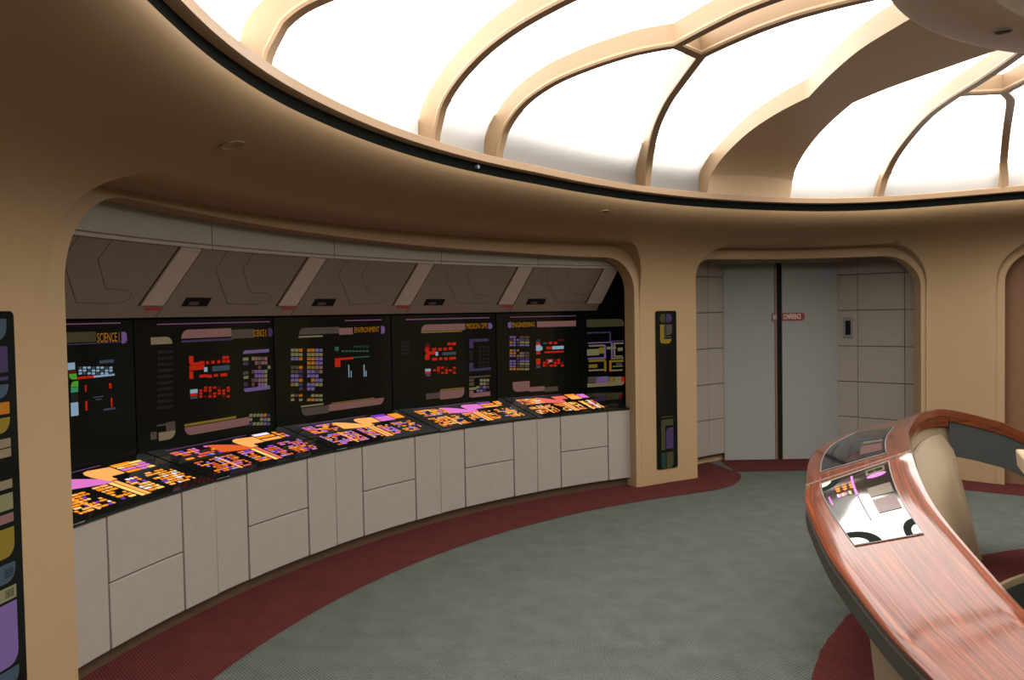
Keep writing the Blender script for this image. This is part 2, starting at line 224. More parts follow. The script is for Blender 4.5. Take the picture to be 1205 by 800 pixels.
DATA = {'D':{'1':[[164.28,160.15,1.58,1.586,'V',''],[164.3,161.85,1.488,1.541,'o',''],[160.13,159.74,1.47,1.534,'L','r'],[164.32,159.8,1.476,1.482,'v',''],[163.71,163.26,1.35,1.386,'W',''],[163.68,163.22,1.33,1.347,'r',''],[163.64,163.18,1.299,1.329,'G','bl'],[163.19,162.1,1.297,1.31,'R',''],[162.1,160.7,1.297,1.308,'W',''],[161.69,160.72,1.368,1.386,'w',''],[163.55,163.09,1.261,1.29,'G','tl'],[163.56,163.11,1.233,1.259,'g',''],[163.58,163.12,1.186,1.231,'k',''],[163.6,163.14,1.112,1.181,'W',''],[161.53,160.72,1.114,1.125,'w',''],[162.69,162.59,1.229,1.264,'R',''],[162.7,162.57,1.131,1.18,'R',''],[161.1,160.93,1.23,1.258,'R',''],[161.02,160.91,1.128,1.179,'R',''],[162.19,161.5,1.19,1.196,'w',''],[162.04,161.62,1.177,1.183,'w',''],[163.04,162.83,1.351,1.362,'w',''],[162.76,162.55,1.349,1.36,'W',''],[162.48,162.27,1.347,1.358,'W',''],[162.2,161.99,1.345,1.356,'w',''],[161.91,161.7,1.343,1.354,'W',''],[161.63,161.41,1.34,1.352,'W',''],[161.34,161.12,1.338,1.35,'w',''],[161.04,160.83,1.336,1.347,'W',''],[163.04,162.84,1.336,1.347,'W',''],[162.77,162.56,1.334,1.345,'W',''],[162.49,162.28,1.332,1.343,'w',''],[162.21,161.99,1.329,1.341,'W',''],[161.92,161.71,1.327,1.338,'W',''],[161.63,161.42,1.325,1.336,'w',''],[161.34,161.13,1.323,1.334,'W',''],[161.05,160.83,1.32,1.332,'W',''],[163.05,162.84,1.321,1.332,'W',''],[162.77,162.57,1.319,1.33,'w',''],[162.49,162.28,1.317,1.328,'W',''],[162.21,162.0,1.314,1.325,'W',''],[161.93,161.71,1.312,1.323,'w',''],[161.64,161.43,1.31,1.321,'W',''],[161.35,161.13,1.307,1.319,'W',''],[161.06,160.84,1.305,1.316,'w','']],'2':[[157.74,149.05,1.567,1.573,'V',''],[158.18,156.75,1.454,1.496,'T','tr'],[156.12,152.35,1.481,1.534,'P','tl'],[152.35,150.46,1.466,1.524,'t',''],[149.23,148.81,1.469,1.527,'v','r'],[156.12,152.24,1.457,1.471,'v',''],[157.96,156.73,0.977,0.987,'t',''],[157.86,156.72,0.891,0.94,'T','br'],[157.36,156.73,0.938,0.993,'t',''],[158.39,157.98,0.905,0.949,'t',''],[155.63,155.31,1.332,1.373,'R',''],[155.61,154.51,1.316,1.332,'R','bl'],[155.63,154.53,1.285,1.298,'R',''],[155.62,154.51,1.293,1.314,'R',''],[155.63,155.35,1.234,1.28,'R',''],[154.55,154.29,1.269,1.298,'W',''],[153.94,152.56,1.267,1.299,'w',''],[155.61,155.07,1.145,1.169,'W',''],[155.62,155.08,1.127,1.144,'R',''],[155.59,155.09,1.111,1.124,'w',''],[156.09,152.16,0.95,0.965,'Y',''],[156.09,151.09,0.893,0.945,'P','bl'],[156.09,153.88,0.893,0.945,'P','bl'],[154.88,154.5,1.319,1.337,'R',''],[154.38,154.18,1.316,1.334,'R',''],[153.99,153.73,1.316,1.334,'R',''],[153.54,153.28,1.316,1.334,'R',''],[153.13,152.87,1.34,1.358,'R',''],[152.94,152.61,1.339,1.357,'R',''],[153.14,152.88,1.316,1.334,'R',''],[152.81,152.55,1.314,1.332,'R',''],[154.91,154.41,1.236,1.254,'R',''],[154.28,153.96,1.23,1.248,'R',''],[153.83,153.5,1.232,1.25,'R',''],[153.31,152.78,1.23,1.249,'R',''],[154.41,154.21,1.234,1.252,'R',''],[154.95,154.72,1.149,1.163,'R',''],[154.96,154.73,1.131,1.145,'R',''],[154.96,154.73,1.113,1.127,'R',''],[154.6,154.37,1.163,1.177,'R',''],[154.61,154.38,1.146,1.159,'R',''],[154.62,154.39,1.11,1.123,'r',''],[154.25,154.02,1.16,1.174,'R',''],[154.26,154.03,1.142,1.156,'R',''],[154.27,154.04,1.124,1.138,'r',''],[154.27,154.04,1.106,1.12,'R',''],[153.91,153.67,1.157,1.171,'R',''],[153.92,153.69,1.12,1.134,'R',''],[153.93,153.69,1.102,1.116,'R',''],[153.56,153.32,1.153,1.167,'r',''],[153.56,153.33,1.135,1.149,'R',''],[153.57,153.34,1.117,1.131,'R',''],[153.21,152.97,1.131,1.146,'R',''],[153.22,152.98,1.113,1.127,'R',''],[153.22,152.99,1.095,1.109,'r',''],[152.85,152.61,1.146,1.161,'R',''],[152.85,152.62,1.128,1.142,'R',''],[152.87,152.63,1.091,1.105,'R',''],[151.46,149.18,1.363,1.385,'L','tl'],[151.47,149.19,1.111,1.136,'L','bl'],[151.47,151.0,1.318,1.338,'y',''],[151.48,151.01,1.287,1.31,'v',''],[151.5,151.03,1.226,1.248,'t',''],[151.45,151.04,1.198,1.217,'y',''],[151.46,151.12,1.148,1.175,'v',''],[150.72,150.47,1.316,1.339,'y',''],[150.45,150.2,1.314,1.337,'P',''],[150.17,149.92,1.313,1.335,'P',''],[149.89,149.64,1.311,1.334,'p',''],[149.61,149.36,1.309,1.332,'P',''],[150.46,150.21,1.285,1.308,'P',''],[150.18,149.93,1.284,1.306,'p',''],[149.9,149.65,1.282,1.305,'P',''],[149.62,149.37,1.28,1.303,'P',''],[150.19,149.94,1.255,1.277,'p',''],[149.35,149.1,1.248,1.272,'y',''],[150.75,150.5,1.23,1.252,'p',''],[150.48,150.23,1.228,1.25,'L',''],[150.2,149.95,1.226,1.248,'L',''],[149.92,149.67,1.223,1.246,'L',''],[149.64,149.39,1.221,1.244,'y',''],[150.49,150.24,1.199,1.221,'L',''],[150.21,149.96,1.196,1.219,'L',''],[149.93,149.68,1.194,1.217,'L',''],[149.65,149.4,1.192,1.215,'y',''],[150.77,150.52,1.172,1.195,'p',''],[150.5,150.25,1.17,1.193,'p',''],[150.22,149.97,1.167,1.19,'P',''],[149.94,149.69,1.165,1.188,'P',''],[149.66,149.41,1.163,1.186,'y',''],[150.78,150.53,1.143,1.166,'p',''],[150.23,149.98,1.138,1.161,'L',''],[149.95,149.7,1.136,1.159,'L',''],[149.67,149.42,1.133,1.156,'y',''],[151.06,150.8,0.943,0.963,'y',''],[150.75,150.49,0.939,0.959,'y',''],[150.44,150.18,0.935,0.956,'y',''],[150.13,149.87,0.931,0.952,'y',''],[149.81,149.55,0.927,0.948,'O',''],[149.5,149.24,0.923,0.944,'v',''],[151.07,150.81,0.915,0.935,'y',''],[150.14,149.88,0.903,0.923,'y',''],[149.82,149.56,0.898,0.919,'L',''],[149.51,149.25,0.894,0.915,'y',''],[151.08,150.82,0.887,0.907,'v',''],[150.77,150.51,0.883,0.903,'y',''],[150.46,150.2,0.878,0.899,'y',''],[150.15,149.89,0.874,0.895,'y',''],[149.83,149.57,0.87,0.89,'L',''],[149.52,149.26,0.865,0.886,'w',''],[157.8,156.72,1.398,1.416,'k',''],[157.81,156.73,1.362,1.38,'k',''],[157.82,156.75,1.326,1.344,'k',''],[157.84,156.76,1.29,1.308,'k',''],[157.85,156.78,1.254,1.272,'k',''],[157.87,156.79,1.218,1.236,'k',''],[157.88,156.8,1.182,1.2,'k',''],[157.89,156.82,1.146,1.164,'k',''],[157.91,156.83,1.11,1.128,'k',''],[157.92,156.84,1.074,1.092,'k','']],'3':[[142.68,139.13,1.561,1.569,'V',''],[146.72,143.24,1.472,1.52,'t','tl'],[143.24,141.96,1.46,1.511,'P',''],[139.22,138.82,1.456,1.516,'L','r'],[146.74,144.7,1.451,1.463,'y',''],[143.66,143.31,1.342,1.373,'C',''],[143.69,143.19,1.222,1.288,'R','tl'],[143.69,141.99,1.272,1.288,'R',''],[141.98,140.41,1.28,1.288,'C',''],[142.47,142.39,1.137,1.233,'W',''],[141.02,140.93,1.132,1.224,'W',''],[142.25,142.18,1.135,1.186,'W',''],[140.83,140.75,1.131,1.176,'W',''],[146.71,144.78,0.956,0.968,'y',''],[146.68,144.33,0.892,0.949,'t','bl'],[144.32,139.07,0.901,0.951,'P','br'],[144.09,140.03,0.954,0.961,'Y',''],[147.4,147.11,1.355,1.377,'y',''],[147.07,146.78,1.353,1.375,'y',''],[146.74,146.45,1.351,1.374,'O',''],[146.07,145.77,1.348,1.37,'O',''],[145.73,145.44,1.346,1.369,'O',''],[145.39,145.09,1.344,1.367,'L',''],[145.05,144.75,1.343,1.365,'L',''],[147.41,147.12,1.325,1.347,'y',''],[147.08,146.79,1.323,1.345,'y',''],[146.75,146.46,1.321,1.343,'y',''],[146.08,145.78,1.317,1.34,'y',''],[145.74,145.44,1.315,1.338,'y',''],[145.4,145.1,1.313,1.336,'y',''],[145.06,144.76,1.311,1.334,'y',''],[147.42,147.13,1.295,1.317,'L',''],[147.09,146.8,1.293,1.315,'L',''],[146.76,146.47,1.291,1.313,'O',''],[146.09,145.79,1.287,1.309,'O',''],[145.75,145.45,1.284,1.307,'O',''],[145.41,145.11,1.282,1.305,'L',''],[145.07,144.77,1.28,1.303,'L',''],[146.1,145.8,1.256,1.278,'O',''],[145.76,145.46,1.254,1.276,'O',''],[145.42,145.12,1.251,1.274,'L',''],[145.08,144.78,1.249,1.272,'L',''],[147.44,147.15,1.235,1.257,'t',''],[147.11,146.82,1.232,1.254,'t',''],[146.78,146.48,1.23,1.252,'O',''],[146.11,145.81,1.225,1.248,'Y',''],[145.77,145.47,1.223,1.245,'Y',''],[145.43,145.13,1.22,1.243,'P',''],[145.09,144.79,1.218,1.241,'P',''],[147.45,147.16,1.205,1.227,'t',''],[147.12,146.83,1.202,1.224,'t',''],[146.79,146.49,1.2,1.222,'v',''],[146.12,145.82,1.194,1.217,'L',''],[145.78,145.48,1.192,1.215,'L',''],[145.44,145.14,1.189,1.212,'t',''],[145.1,144.8,1.187,1.21,'P',''],[147.46,147.17,1.175,1.197,'L',''],[147.13,146.84,1.172,1.194,'L',''],[146.8,146.5,1.169,1.191,'v',''],[146.13,145.83,1.164,1.186,'L',''],[145.79,145.49,1.161,1.184,'L',''],[145.45,145.15,1.158,1.181,'L',''],[147.47,147.18,1.144,1.166,'L',''],[147.14,146.85,1.142,1.164,'L',''],[146.81,146.51,1.139,1.161,'O',''],[145.8,145.5,1.13,1.153,'O',''],[145.46,145.16,1.127,1.15,'L',''],[145.12,144.82,1.124,1.147,'L',''],[147.48,147.19,1.114,1.136,'Y',''],[147.15,146.86,1.111,1.134,'y',''],[146.82,146.52,1.108,1.131,'v',''],[146.15,145.85,1.102,1.125,'L',''],[145.81,145.51,1.099,1.122,'L',''],[145.47,145.17,1.096,1.119,'y',''],[145.13,144.83,1.093,1.116,'y',''],[146.83,146.53,1.078,1.1,'v',''],[146.16,145.86,1.072,1.094,'L',''],[145.82,145.52,1.068,1.091,'L',''],[147.5,147.21,1.039,1.057,'y',''],[147.17,146.88,1.036,1.054,'t',''],[146.84,146.55,1.033,1.051,'O',''],[145.84,145.54,1.022,1.041,'y',''],[145.5,145.2,1.019,1.037,'y',''],[145.16,144.85,1.015,1.034,'y',''],[147.51,147.22,1.009,1.027,'y',''],[146.85,146.56,1.002,1.02,'y',''],[146.18,145.88,0.995,1.013,'O',''],[145.84,145.55,0.991,1.01,'O',''],[145.5,145.21,0.988,1.006,'y',''],[145.16,144.86,0.984,1.003,'y',''],[143.05,142.81,1.332,1.343,'C',''],[141.96,141.8,1.359,1.375,'c',''],[142.73,142.48,1.331,1.341,'C',''],[141.76,141.6,1.358,1.374,'c',''],[142.4,142.16,1.329,1.34,'C',''],[141.57,141.41,1.357,1.373,'c',''],[142.08,141.83,1.327,1.338,'C',''],[141.37,141.21,1.356,1.372,'c',''],[141.75,141.5,1.325,1.336,'C',''],[141.17,141.01,1.355,1.371,'c',''],[141.42,141.17,1.324,1.335,'C',''],[140.98,140.82,1.354,1.371,'c',''],[141.09,140.84,1.322,1.333,'C',''],[140.78,140.62,1.353,1.37,'c',''],[140.76,140.5,1.32,1.332,'C',''],[140.58,140.42,1.352,1.369,'c','']],'4':[[136.85,128.43,1.558,1.567,'V',''],[135.41,131.04,1.462,1.517,'P','tl'],[135.42,131.4,1.448,1.459,'Y',''],[128.57,128.13,1.463,1.516,'L','r'],[135.07,134.61,1.32,1.355,'r',''],[135.08,134.7,1.292,1.334,'R',''],[135.0,134.08,1.267,1.294,'R',''],[135.1,134.68,1.225,1.267,'R',''],[134.08,133.83,1.255,1.287,'W',''],[133.41,132.04,1.255,1.28,'w',''],[135.12,134.58,1.13,1.151,'W',''],[135.13,134.59,1.109,1.129,'R',''],[135.05,134.63,1.088,1.107,'w',''],[133.74,131.26,0.885,0.957,'P','br'],[135.09,133.74,0.898,0.947,'t',''],[133.65,131.26,0.96,0.97,'Y',''],[130.64,128.56,1.355,1.381,'v','tl'],[130.7,128.35,1.101,1.123,'v','bl'],[130.64,130.21,1.3,1.381,'v',''],[130.69,130.26,1.101,1.175,'v',''],[130.66,130.23,1.197,1.285,'k',''],[130.72,128.45,1.042,1.057,'t',''],[130.72,130.2,1.013,1.035,'t',''],[130.73,130.21,0.976,1.006,'t',''],[130.74,129.96,0.939,0.961,'y',''],[130.74,130.31,0.88,0.932,'P',''],[130.75,128.49,0.873,0.91,'P','bl'],[129.59,129.29,1.005,1.027,'y',''],[129.24,128.94,1.002,1.025,'y',''],[128.9,128.59,1.0,1.022,'y',''],[129.6,129.29,0.974,0.997,'y',''],[129.25,128.95,0.972,0.994,'y',''],[128.9,128.6,0.969,0.992,'t',''],[129.95,129.65,0.947,0.969,'y',''],[129.61,129.3,0.944,0.966,'v',''],[129.26,128.95,0.941,0.964,'L',''],[128.91,128.6,0.938,0.961,'t',''],[129.96,129.66,0.916,0.938,'L',''],[129.61,129.31,0.913,0.936,'L',''],[129.26,128.96,0.91,0.933,'v',''],[129.7,129.35,1.296,1.318,'k',''],[129.27,128.92,1.294,1.316,'k',''],[128.83,128.48,1.292,1.314,'k',''],[129.71,129.36,1.262,1.285,'k',''],[129.28,128.93,1.26,1.283,'k',''],[128.84,128.49,1.258,1.281,'k',''],[129.72,129.37,1.229,1.251,'k',''],[129.28,128.93,1.227,1.249,'k',''],[128.85,128.5,1.225,1.247,'k',''],[129.72,129.38,1.196,1.218,'k',''],[129.29,128.94,1.193,1.216,'k',''],[128.85,128.5,1.191,1.213,'k',''],[129.73,129.38,1.162,1.184,'k',''],[129.3,128.95,1.16,1.182,'k',''],[128.86,128.51,1.157,1.18,'k',''],[129.74,129.39,1.129,1.151,'k',''],[129.31,128.96,1.126,1.149,'k',''],[128.87,128.52,1.124,1.146,'k',''],[134.41,133.99,1.298,1.32,'R',''],[133.82,133.48,1.295,1.318,'R',''],[133.31,132.97,1.296,1.319,'R',''],[132.8,132.38,1.297,1.32,'R',''],[132.88,132.54,1.337,1.36,'R',''],[132.45,132.02,1.336,1.359,'R',''],[134.43,133.93,1.216,1.239,'R',''],[133.75,133.42,1.216,1.238,'R',''],[133.25,132.91,1.214,1.237,'R',''],[132.74,132.05,1.214,1.237,'R',''],[134.37,134.08,1.127,1.143,'R',''],[133.97,133.68,1.145,1.162,'R',''],[133.97,133.69,1.124,1.14,'R',''],[133.98,133.69,1.103,1.119,'r',''],[133.57,133.28,1.143,1.159,'R',''],[133.58,133.29,1.1,1.116,'R',''],[133.17,132.88,1.14,1.157,'r',''],[133.18,132.89,1.119,1.135,'R',''],[133.18,132.89,1.097,1.114,'R',''],[132.78,132.49,1.116,1.133,'R',''],[132.37,132.08,1.135,1.152,'R',''],[132.38,132.09,1.114,1.13,'r',''],[132.38,132.09,1.092,1.109,'R',''],[137.31,136.56,1.367,1.385,'k',''],[137.31,136.57,1.339,1.356,'k',''],[137.32,136.58,1.31,1.328,'k',''],[137.33,136.59,1.281,1.299,'k','']],'5':[[126.32,119.35,1.56,1.567,'V',''],[126.55,126.2,1.466,1.519,'L','l'],[123.58,119.36,1.465,1.518,'P',''],[123.7,123.25,1.325,1.356,'c',''],[123.7,123.26,1.305,1.329,'R',''],[123.71,123.22,1.247,1.302,'W',''],[123.22,123.04,1.253,1.288,'W',''],[123.72,123.27,1.215,1.243,'R',''],[122.99,122.54,1.308,1.322,'w',''],[122.01,120.75,1.255,1.285,'W',''],[122.64,122.1,1.258,1.282,'R',''],[122.36,122.0,1.306,1.328,'R',''],[121.82,121.46,1.304,1.326,'R',''],[121.37,120.74,1.332,1.348,'r',''],[122.83,120.76,1.223,1.239,'R',''],[123.73,123.28,1.122,1.176,'R',''],[123.74,123.3,1.09,1.114,'w',''],[126.17,124.44,0.885,0.977,'P','bl'],[124.45,122.89,0.876,0.919,'P',''],[122.89,121.45,0.864,0.908,'t',''],[122.39,122.03,1.138,1.158,'W',''],[126.4,126.11,1.375,1.392,'L',''],[126.05,125.77,1.374,1.391,'L',''],[125.38,124.91,1.371,1.389,'t',''],[124.85,124.41,1.37,1.387,'t',''],[126.41,126.11,1.351,1.368,'v',''],[126.05,125.78,1.35,1.367,'L',''],[125.65,125.46,1.348,1.366,'L',''],[125.39,124.92,1.347,1.365,'t',''],[124.86,124.41,1.345,1.363,'t',''],[126.41,126.12,1.327,1.344,'O',''],[126.06,125.78,1.325,1.343,'L',''],[125.66,125.46,1.324,1.342,'t',''],[125.39,124.92,1.323,1.341,'y',''],[124.86,124.42,1.321,1.339,'y',''],[126.42,126.12,1.303,1.32,'L',''],[126.06,125.79,1.301,1.319,'L',''],[125.66,125.47,1.3,1.317,'v',''],[125.4,124.93,1.299,1.316,'L',''],[124.86,124.42,1.296,1.314,'L',''],[126.42,126.13,1.254,1.272,'O',''],[126.07,125.8,1.253,1.271,'L',''],[125.67,125.48,1.251,1.269,'O',''],[126.43,126.14,1.23,1.248,'O',''],[126.08,125.8,1.229,1.246,'O',''],[125.41,124.94,1.226,1.243,'P',''],[124.88,124.43,1.223,1.241,'t',''],[126.43,126.14,1.206,1.224,'L',''],[126.08,125.81,1.205,1.222,'L',''],[125.68,125.49,1.203,1.22,'Y',''],[125.42,124.95,1.201,1.219,'P',''],[124.88,124.44,1.199,1.217,'t',''],[125.69,125.49,1.178,1.196,'v',''],[125.42,124.95,1.177,1.195,'v',''],[124.89,124.44,1.174,1.192,'v',''],[126.44,126.15,1.158,1.176,'L',''],[126.09,125.82,1.156,1.174,'L',''],[125.69,125.5,1.154,1.172,'v',''],[125.43,124.95,1.153,1.17,'L',''],[124.89,124.45,1.15,1.168,'L',''],[126.45,126.16,1.134,1.152,'L',''],[126.09,125.82,1.132,1.15,'L',''],[125.7,125.5,1.13,1.148,'t',''],[125.43,124.96,1.128,1.146,'y',''],[124.9,124.45,1.125,1.143,'y',''],[126.45,126.16,1.11,1.127,'L',''],[126.1,125.83,1.108,1.125,'L',''],[125.7,125.51,1.106,1.123,'v',''],[125.44,124.97,1.104,1.122,'t',''],[124.9,124.46,1.101,1.119,'t',''],[126.46,126.17,1.086,1.103,'O',''],[126.11,125.83,1.084,1.101,'O',''],[125.71,125.51,1.081,1.099,'O',''],[125.44,124.97,1.08,1.097,'Y',''],[124.91,124.46,1.077,1.094,'y',''],[123.02,122.72,1.124,1.144,'R',''],[123.03,122.72,1.099,1.119,'R',''],[122.63,122.33,1.147,1.167,'R',''],[122.64,122.33,1.122,1.142,'R',''],[122.64,122.34,1.097,1.117,'r',''],[122.25,121.94,1.145,1.165,'R',''],[122.26,121.95,1.095,1.115,'R',''],[121.86,121.56,1.144,1.163,'r',''],[121.87,121.56,1.118,1.138,'R',''],[121.87,121.56,1.093,1.113,'R',''],[121.47,121.17,1.142,1.162,'R',''],[121.48,121.17,1.116,1.136,'R',''],[121.09,120.79,1.114,1.134,'r',''],[121.1,120.79,1.089,1.109,'R','']],'6':[[118.23,114.25,1.452,1.525,'o','tr'],[118.2,115.67,1.39,1.403,'v',''],[115.85,115.67,1.306,1.396,'v',''],[115.86,114.28,1.302,1.315,'v',''],[118.13,115.6,1.294,1.305,'L',''],[115.69,115.5,1.14,1.297,'L',''],[115.71,114.35,1.135,1.148,'T',''],[118.04,116.32,1.264,1.28,'T','tr'],[116.46,116.23,1.143,1.275,'L',''],[118.15,116.34,1.142,1.158,'L',''],[118.23,116.96,1.179,1.24,'y',''],[116.96,116.42,1.194,1.252,'Y',''],[116.15,115.15,1.232,1.257,'y',''],[115.42,115.23,1.155,1.287,'T',''],[115.42,114.33,1.279,1.294,'T',''],[115.34,114.44,1.155,1.167,'T',''],[114.97,114.42,1.211,1.244,'y',''],[118.07,116.25,1.117,1.138,'Y','tr'],[116.44,116.21,1.019,1.126,'Y',''],[118.08,116.27,1.028,1.044,'T','br'],[118.07,117.17,1.06,1.093,'Y',''],[115.89,114.35,1.104,1.124,'Y','tl'],[115.89,115.67,1.016,1.124,'O',''],[115.73,114.46,1.016,1.032,'T',''],[115.17,114.54,1.071,1.096,'w',''],[115.54,114.45,1.056,1.068,'Y',''],[118.18,117.28,0.918,0.975,'t',''],[117.28,116.01,0.913,0.97,'L',''],[115.96,115.42,0.905,0.963,'Y',''],[115.37,114.6,0.902,0.96,'y',''],[114.56,114.28,0.897,0.956,'R',''],[118.24,114.29,0.875,0.912,'T','br']]},'T':{'1':['SCIENCE I',161.79,160.24,1.478,1.536],'2':['SCIENCE II',150.52,149.36,1.468,1.522],'3':['ENVIRONMENT',141.8,139.32,1.468,1.516],'4':['MISSION OPS',130.91,128.63,1.466,1.521],'5':['ENGINEERING',126.11,123.77,1.468,1.518]},'LS':[[1.533,1.612,'w'],[1.414,1.511,'v'],[1.385,1.398,'v'],[1.319,1.37,'w'],[1.26,1.304,'O'],[1.191,1.247,'Y'],[1.136,1.169,'T'],[1.1,1.132,'T'],[0.983,1.016,'T'],[0.904,0.966,'y'],[0.857,0.891,'P'],[0.729,0.838,'Y'],[0.636,0.707,'w'],[0.571,0.62,'y'],[0.326,0.561,'L'],[0.248,0.316,'w']]}
# ---------------------------------------------------------------- wall shell with its openings
def rnd_top(th, a_hi, a_lo, zt, r_hi, r_lo, R=5.6, zr_hi=None, zr_lo=None):
    """height of a rounded-corner opening at angle th; r_* are corner radii in metres, zr_* their heights"""
    z = zt(th) if callable(zt) else zt
    for a, rr, zr in ((a_hi, r_hi, zr_hi or r_hi), (a_lo, r_lo, zr_lo or r_lo)):
        d = abs(th-a)*math.pi/180*R
        if d < rr: z = z - zr*(1-math.sqrt(max(0, 1-((rr-d)/rr)**2)))
    return z
def cutter(a_hi, a_lo, zt, r_hi, r_lo, r0, r1, R=5.6, zr_hi=None, zr_lo=None):
    ths = set(np.linspace(a_lo, a_hi, int((a_hi-a_lo)/1.0)+2).tolist())
    for a, rr, s in ((a_hi, r_hi, -1), (a_lo, r_lo, 1)):
        for k in range(13):
            ths.add(a + s*math.degrees(rr/R)*(1-math.cos(k/12*math.pi/2)))
    ths = sorted(t for t in ths if a_lo <= t <= a_hi); tt = [ths[0]]
    for t in ths[1:]:
        if t-tt[-1] > .02: tt.append(t)
    mb = MB(); rows = []
    for t in tt:
        z = rnd_top(t, a_hi, a_lo, zt, r_hi, r_lo, R, zr_hi, zr_lo)
        A = r0(t) if callable(r0) else r0; B = r1(t) if callable(r1) else r1
        rows.append([P(A, t, -.4), P(B, t, -.4), P(B, t, z), P(A, t, z)])
    mb.grid(rows, BEIGE, True); mb.poly(rows[0], BEIGE); mb.poly(rows[-1], BEIGE)
    return mb.build('cut')
mb = MB(); rows = []
angs = sorted(set(list(np.arange(60, 184, .75)) + list(np.arange(184, 420, 3))))
for a in angs:
    a = float(a); rg, rw = RING(a), WALL(a)
    row = [P(rg+(rw-rg)*q, a, z) for q, z in PROF]
    row += [P(rw, a, .8), P(rw, a, -.02), P(rw+.16, a, -.02), P(rw+.16, a, 2.42), P(rg+.10, a, 2.44), P(rg+.02, a, 2.443)]
    rows.append(row)
rows.append(rows[0]) if False else None
n = len(rows[0]); vs = [p for r in rows for p in r]; fs = []
for i in range(len(rows)):
    i2 = (i+1) % len(rows)
    for j in range(n):
        k = (j+1) % n; fs.append([i*n+j, i*n+k, i2*n+k, i2*n+j])
wall = mesh('wall_back', vs, fs, BEIGE)
cuts = [
  cutter(171.4, 116.45, 2.193, .2, .33, 4.62, 5.556, 5.5),
  cutter(170.1, 117.0, lambda t: float(np.interp(t, [117, 123, 131, 140, 154, 166, 171], [2.075, 2.075, 2.09, 2.10, 2.128, 2.16, 2.165])), .42, .30, 5.3, 6.6, 5.62),
  cutter(109.75, 87.35, 2.18, .22, .38, lambda t: RING(t)+.05, lambda t: WALL(t)+.012, 5.35),
  cutter(109.45, 87.7, 2.08, .16, .30, 5.0, 6.4, 5.45),
  cutter(82.2, 60.5, 2.18, .33, .33, lambda t: RING(t)+.05, lambda t: WALL(t)+.012, 4.8),
  cutter(81.5, 61.5, 2.08, .28, .28, lambda t: WALL(t)-.15, lambda t: WALL(t)+.5, 4.8)]
for c in cuts:
    md = wall.modifiers.new('x', 'BOOLEAN'); md.operation = 'DIFFERENCE'; md.object = c; md.solver = 'EXACT'
dg = bpy.context.evaluated_depsgraph_get(); dg.update()
nm = bpy.data.meshes.new_from_object(wall.evaluated_get(dg)); wall.modifiers.clear(); wall.data = nm; nm.name = 'wall_back'
for c in cuts: bpy.data.objects.remove(c)
nm.shade_smooth()
nm.set_sharp_from_angle(angle=math.radians(28))
tag(wall, kind='structure')

# floor
def disc(name, rin, rout, z, mt, angs, kind='structure', parent=None, c=(0, 0)):
    mb = MB(); rows = []
    for a in angs:
        A = rin(a) if callable(rin) else rin; B = rout(a) if callable(rout) else rout
        rows.append([P(A, a, z), P(B, a, z)])
    mb.grid(rows, mt); o = mb.build(name, parent, fix=False)
    for p in o.data.polygons:
        if p.normal.z < 0: p.flip()
    if kind and parent is None: tag(o, kind=kind)
    return o
WC = Vector((.04, 1.09, 0)); WR = 1.42
# grey carpet: outer edge circle, inner edge the well of the command area
mb = MB(); rows = []
for i in range(181):
    t = math.radians(i*2); d = Vector((math.cos(t), math.sin(t), 0))
    p = WC+d*WR
    # ray from well centre to circle of radius 6.9
    b = p.dot(d); c = p.dot(p)-6.9**2; s = -b+math.sqrt(b*b-c); rows.append([p, p+d*s*.33, p+d*s*.66, p+d*s])
mb.grid(rows, GREYC); fl = mb.build('floor', fix=False)
for p in fl.data.polygons:
    if p.normal.z < 0: p.flip()
tag(fl, kind='structure')
# outer maroon border (laid 3 mm proud)
RB = [(182, 5.109), (114, 5.109), (111, 5.14), (109.1, 5.2), (107.6, 5.29), (106.4, 5.40), (105.8, 5.485), (105.2, 5.56), (104.7, 5.66), (104.5, 5.79)]
outer = lambda a: (6.35 if a > 172 or a < 112 else 6.0)
rowsA = [[P(float(np.interp(a, [q[0] for q in RB[::-1]], [q[1] for q in RB[::-1]])), a, .003), P(6.5, a, .003)] for a in np.concatenate([np.arange(182, 112, -1.5), np.arange(112, 104.4, -.25)])]
mb = MB(); mb.grid(rowsA, REDC)
# strip in front of the doors, y > 5.6
rowsB = [[Vector((x, y0, .003)), Vector((x, 6.5, .003))] for x, y0 in [(-1.452, 5.605), (-1.2, 5.6), (-.8, 5.6), (-.35, 5.6), (-.12, 5.6)]]
mb.grid(rowsB, REDC)
RC = [(-.12, 5.6), (-.14, 5.48), (-.08, 5.36), (.02, 5.2), (.12, 4.93), (.243, 4.648), (.398, 4.534), (.609, 4.370), (1.1, 4.0), (1.7, 3.6), (2.4, 3.1)]
rowsC = [[Vector((x, y, .003)), Vector((x, y, .003))+Vector((.55, .84, 0))*1.6] for x, y in RC]
mb.grid(rowsC, REDC)
ob = mb.build('carpet_border', fl, fix=False)
for p in ob.data.polygons:
    if p.normal.z < 0: p.flip()
# inner maroon ring around the horseshoe
RI = table([(200, 2.65), (175, 2.6), (156, 2.581), (147, 2.574), (134, 2.60), (120, 2.68), (104, 2.81), (96, 2.893), (80, 2.95), (60, 2.95), (20, 2.8), (-40, 2.7), (-100, 2.7)], 3)
mb = MB(); rows = []
for i in range(181):
    t = math.radians(i*2); d = Vector((math.cos(t), math.sin(t), 0)); p = WC+d*WR; p.z = .004
    s = .3
    while True:
        q = p+d*s
        if math.hypot(q.x, q.y) >= RI(math.degrees(math.atan2(q.y, q.x))) or s > 6: break
        s += .01
    rows.append([p, Vector((q.x, q.y, .004))])
mb.grid(rows, REDC); ob = mb.build('inner_carpet_ring', fl, fix=False)
for p in ob.data.polygons:
    if p.normal.z < 0: p.flip()
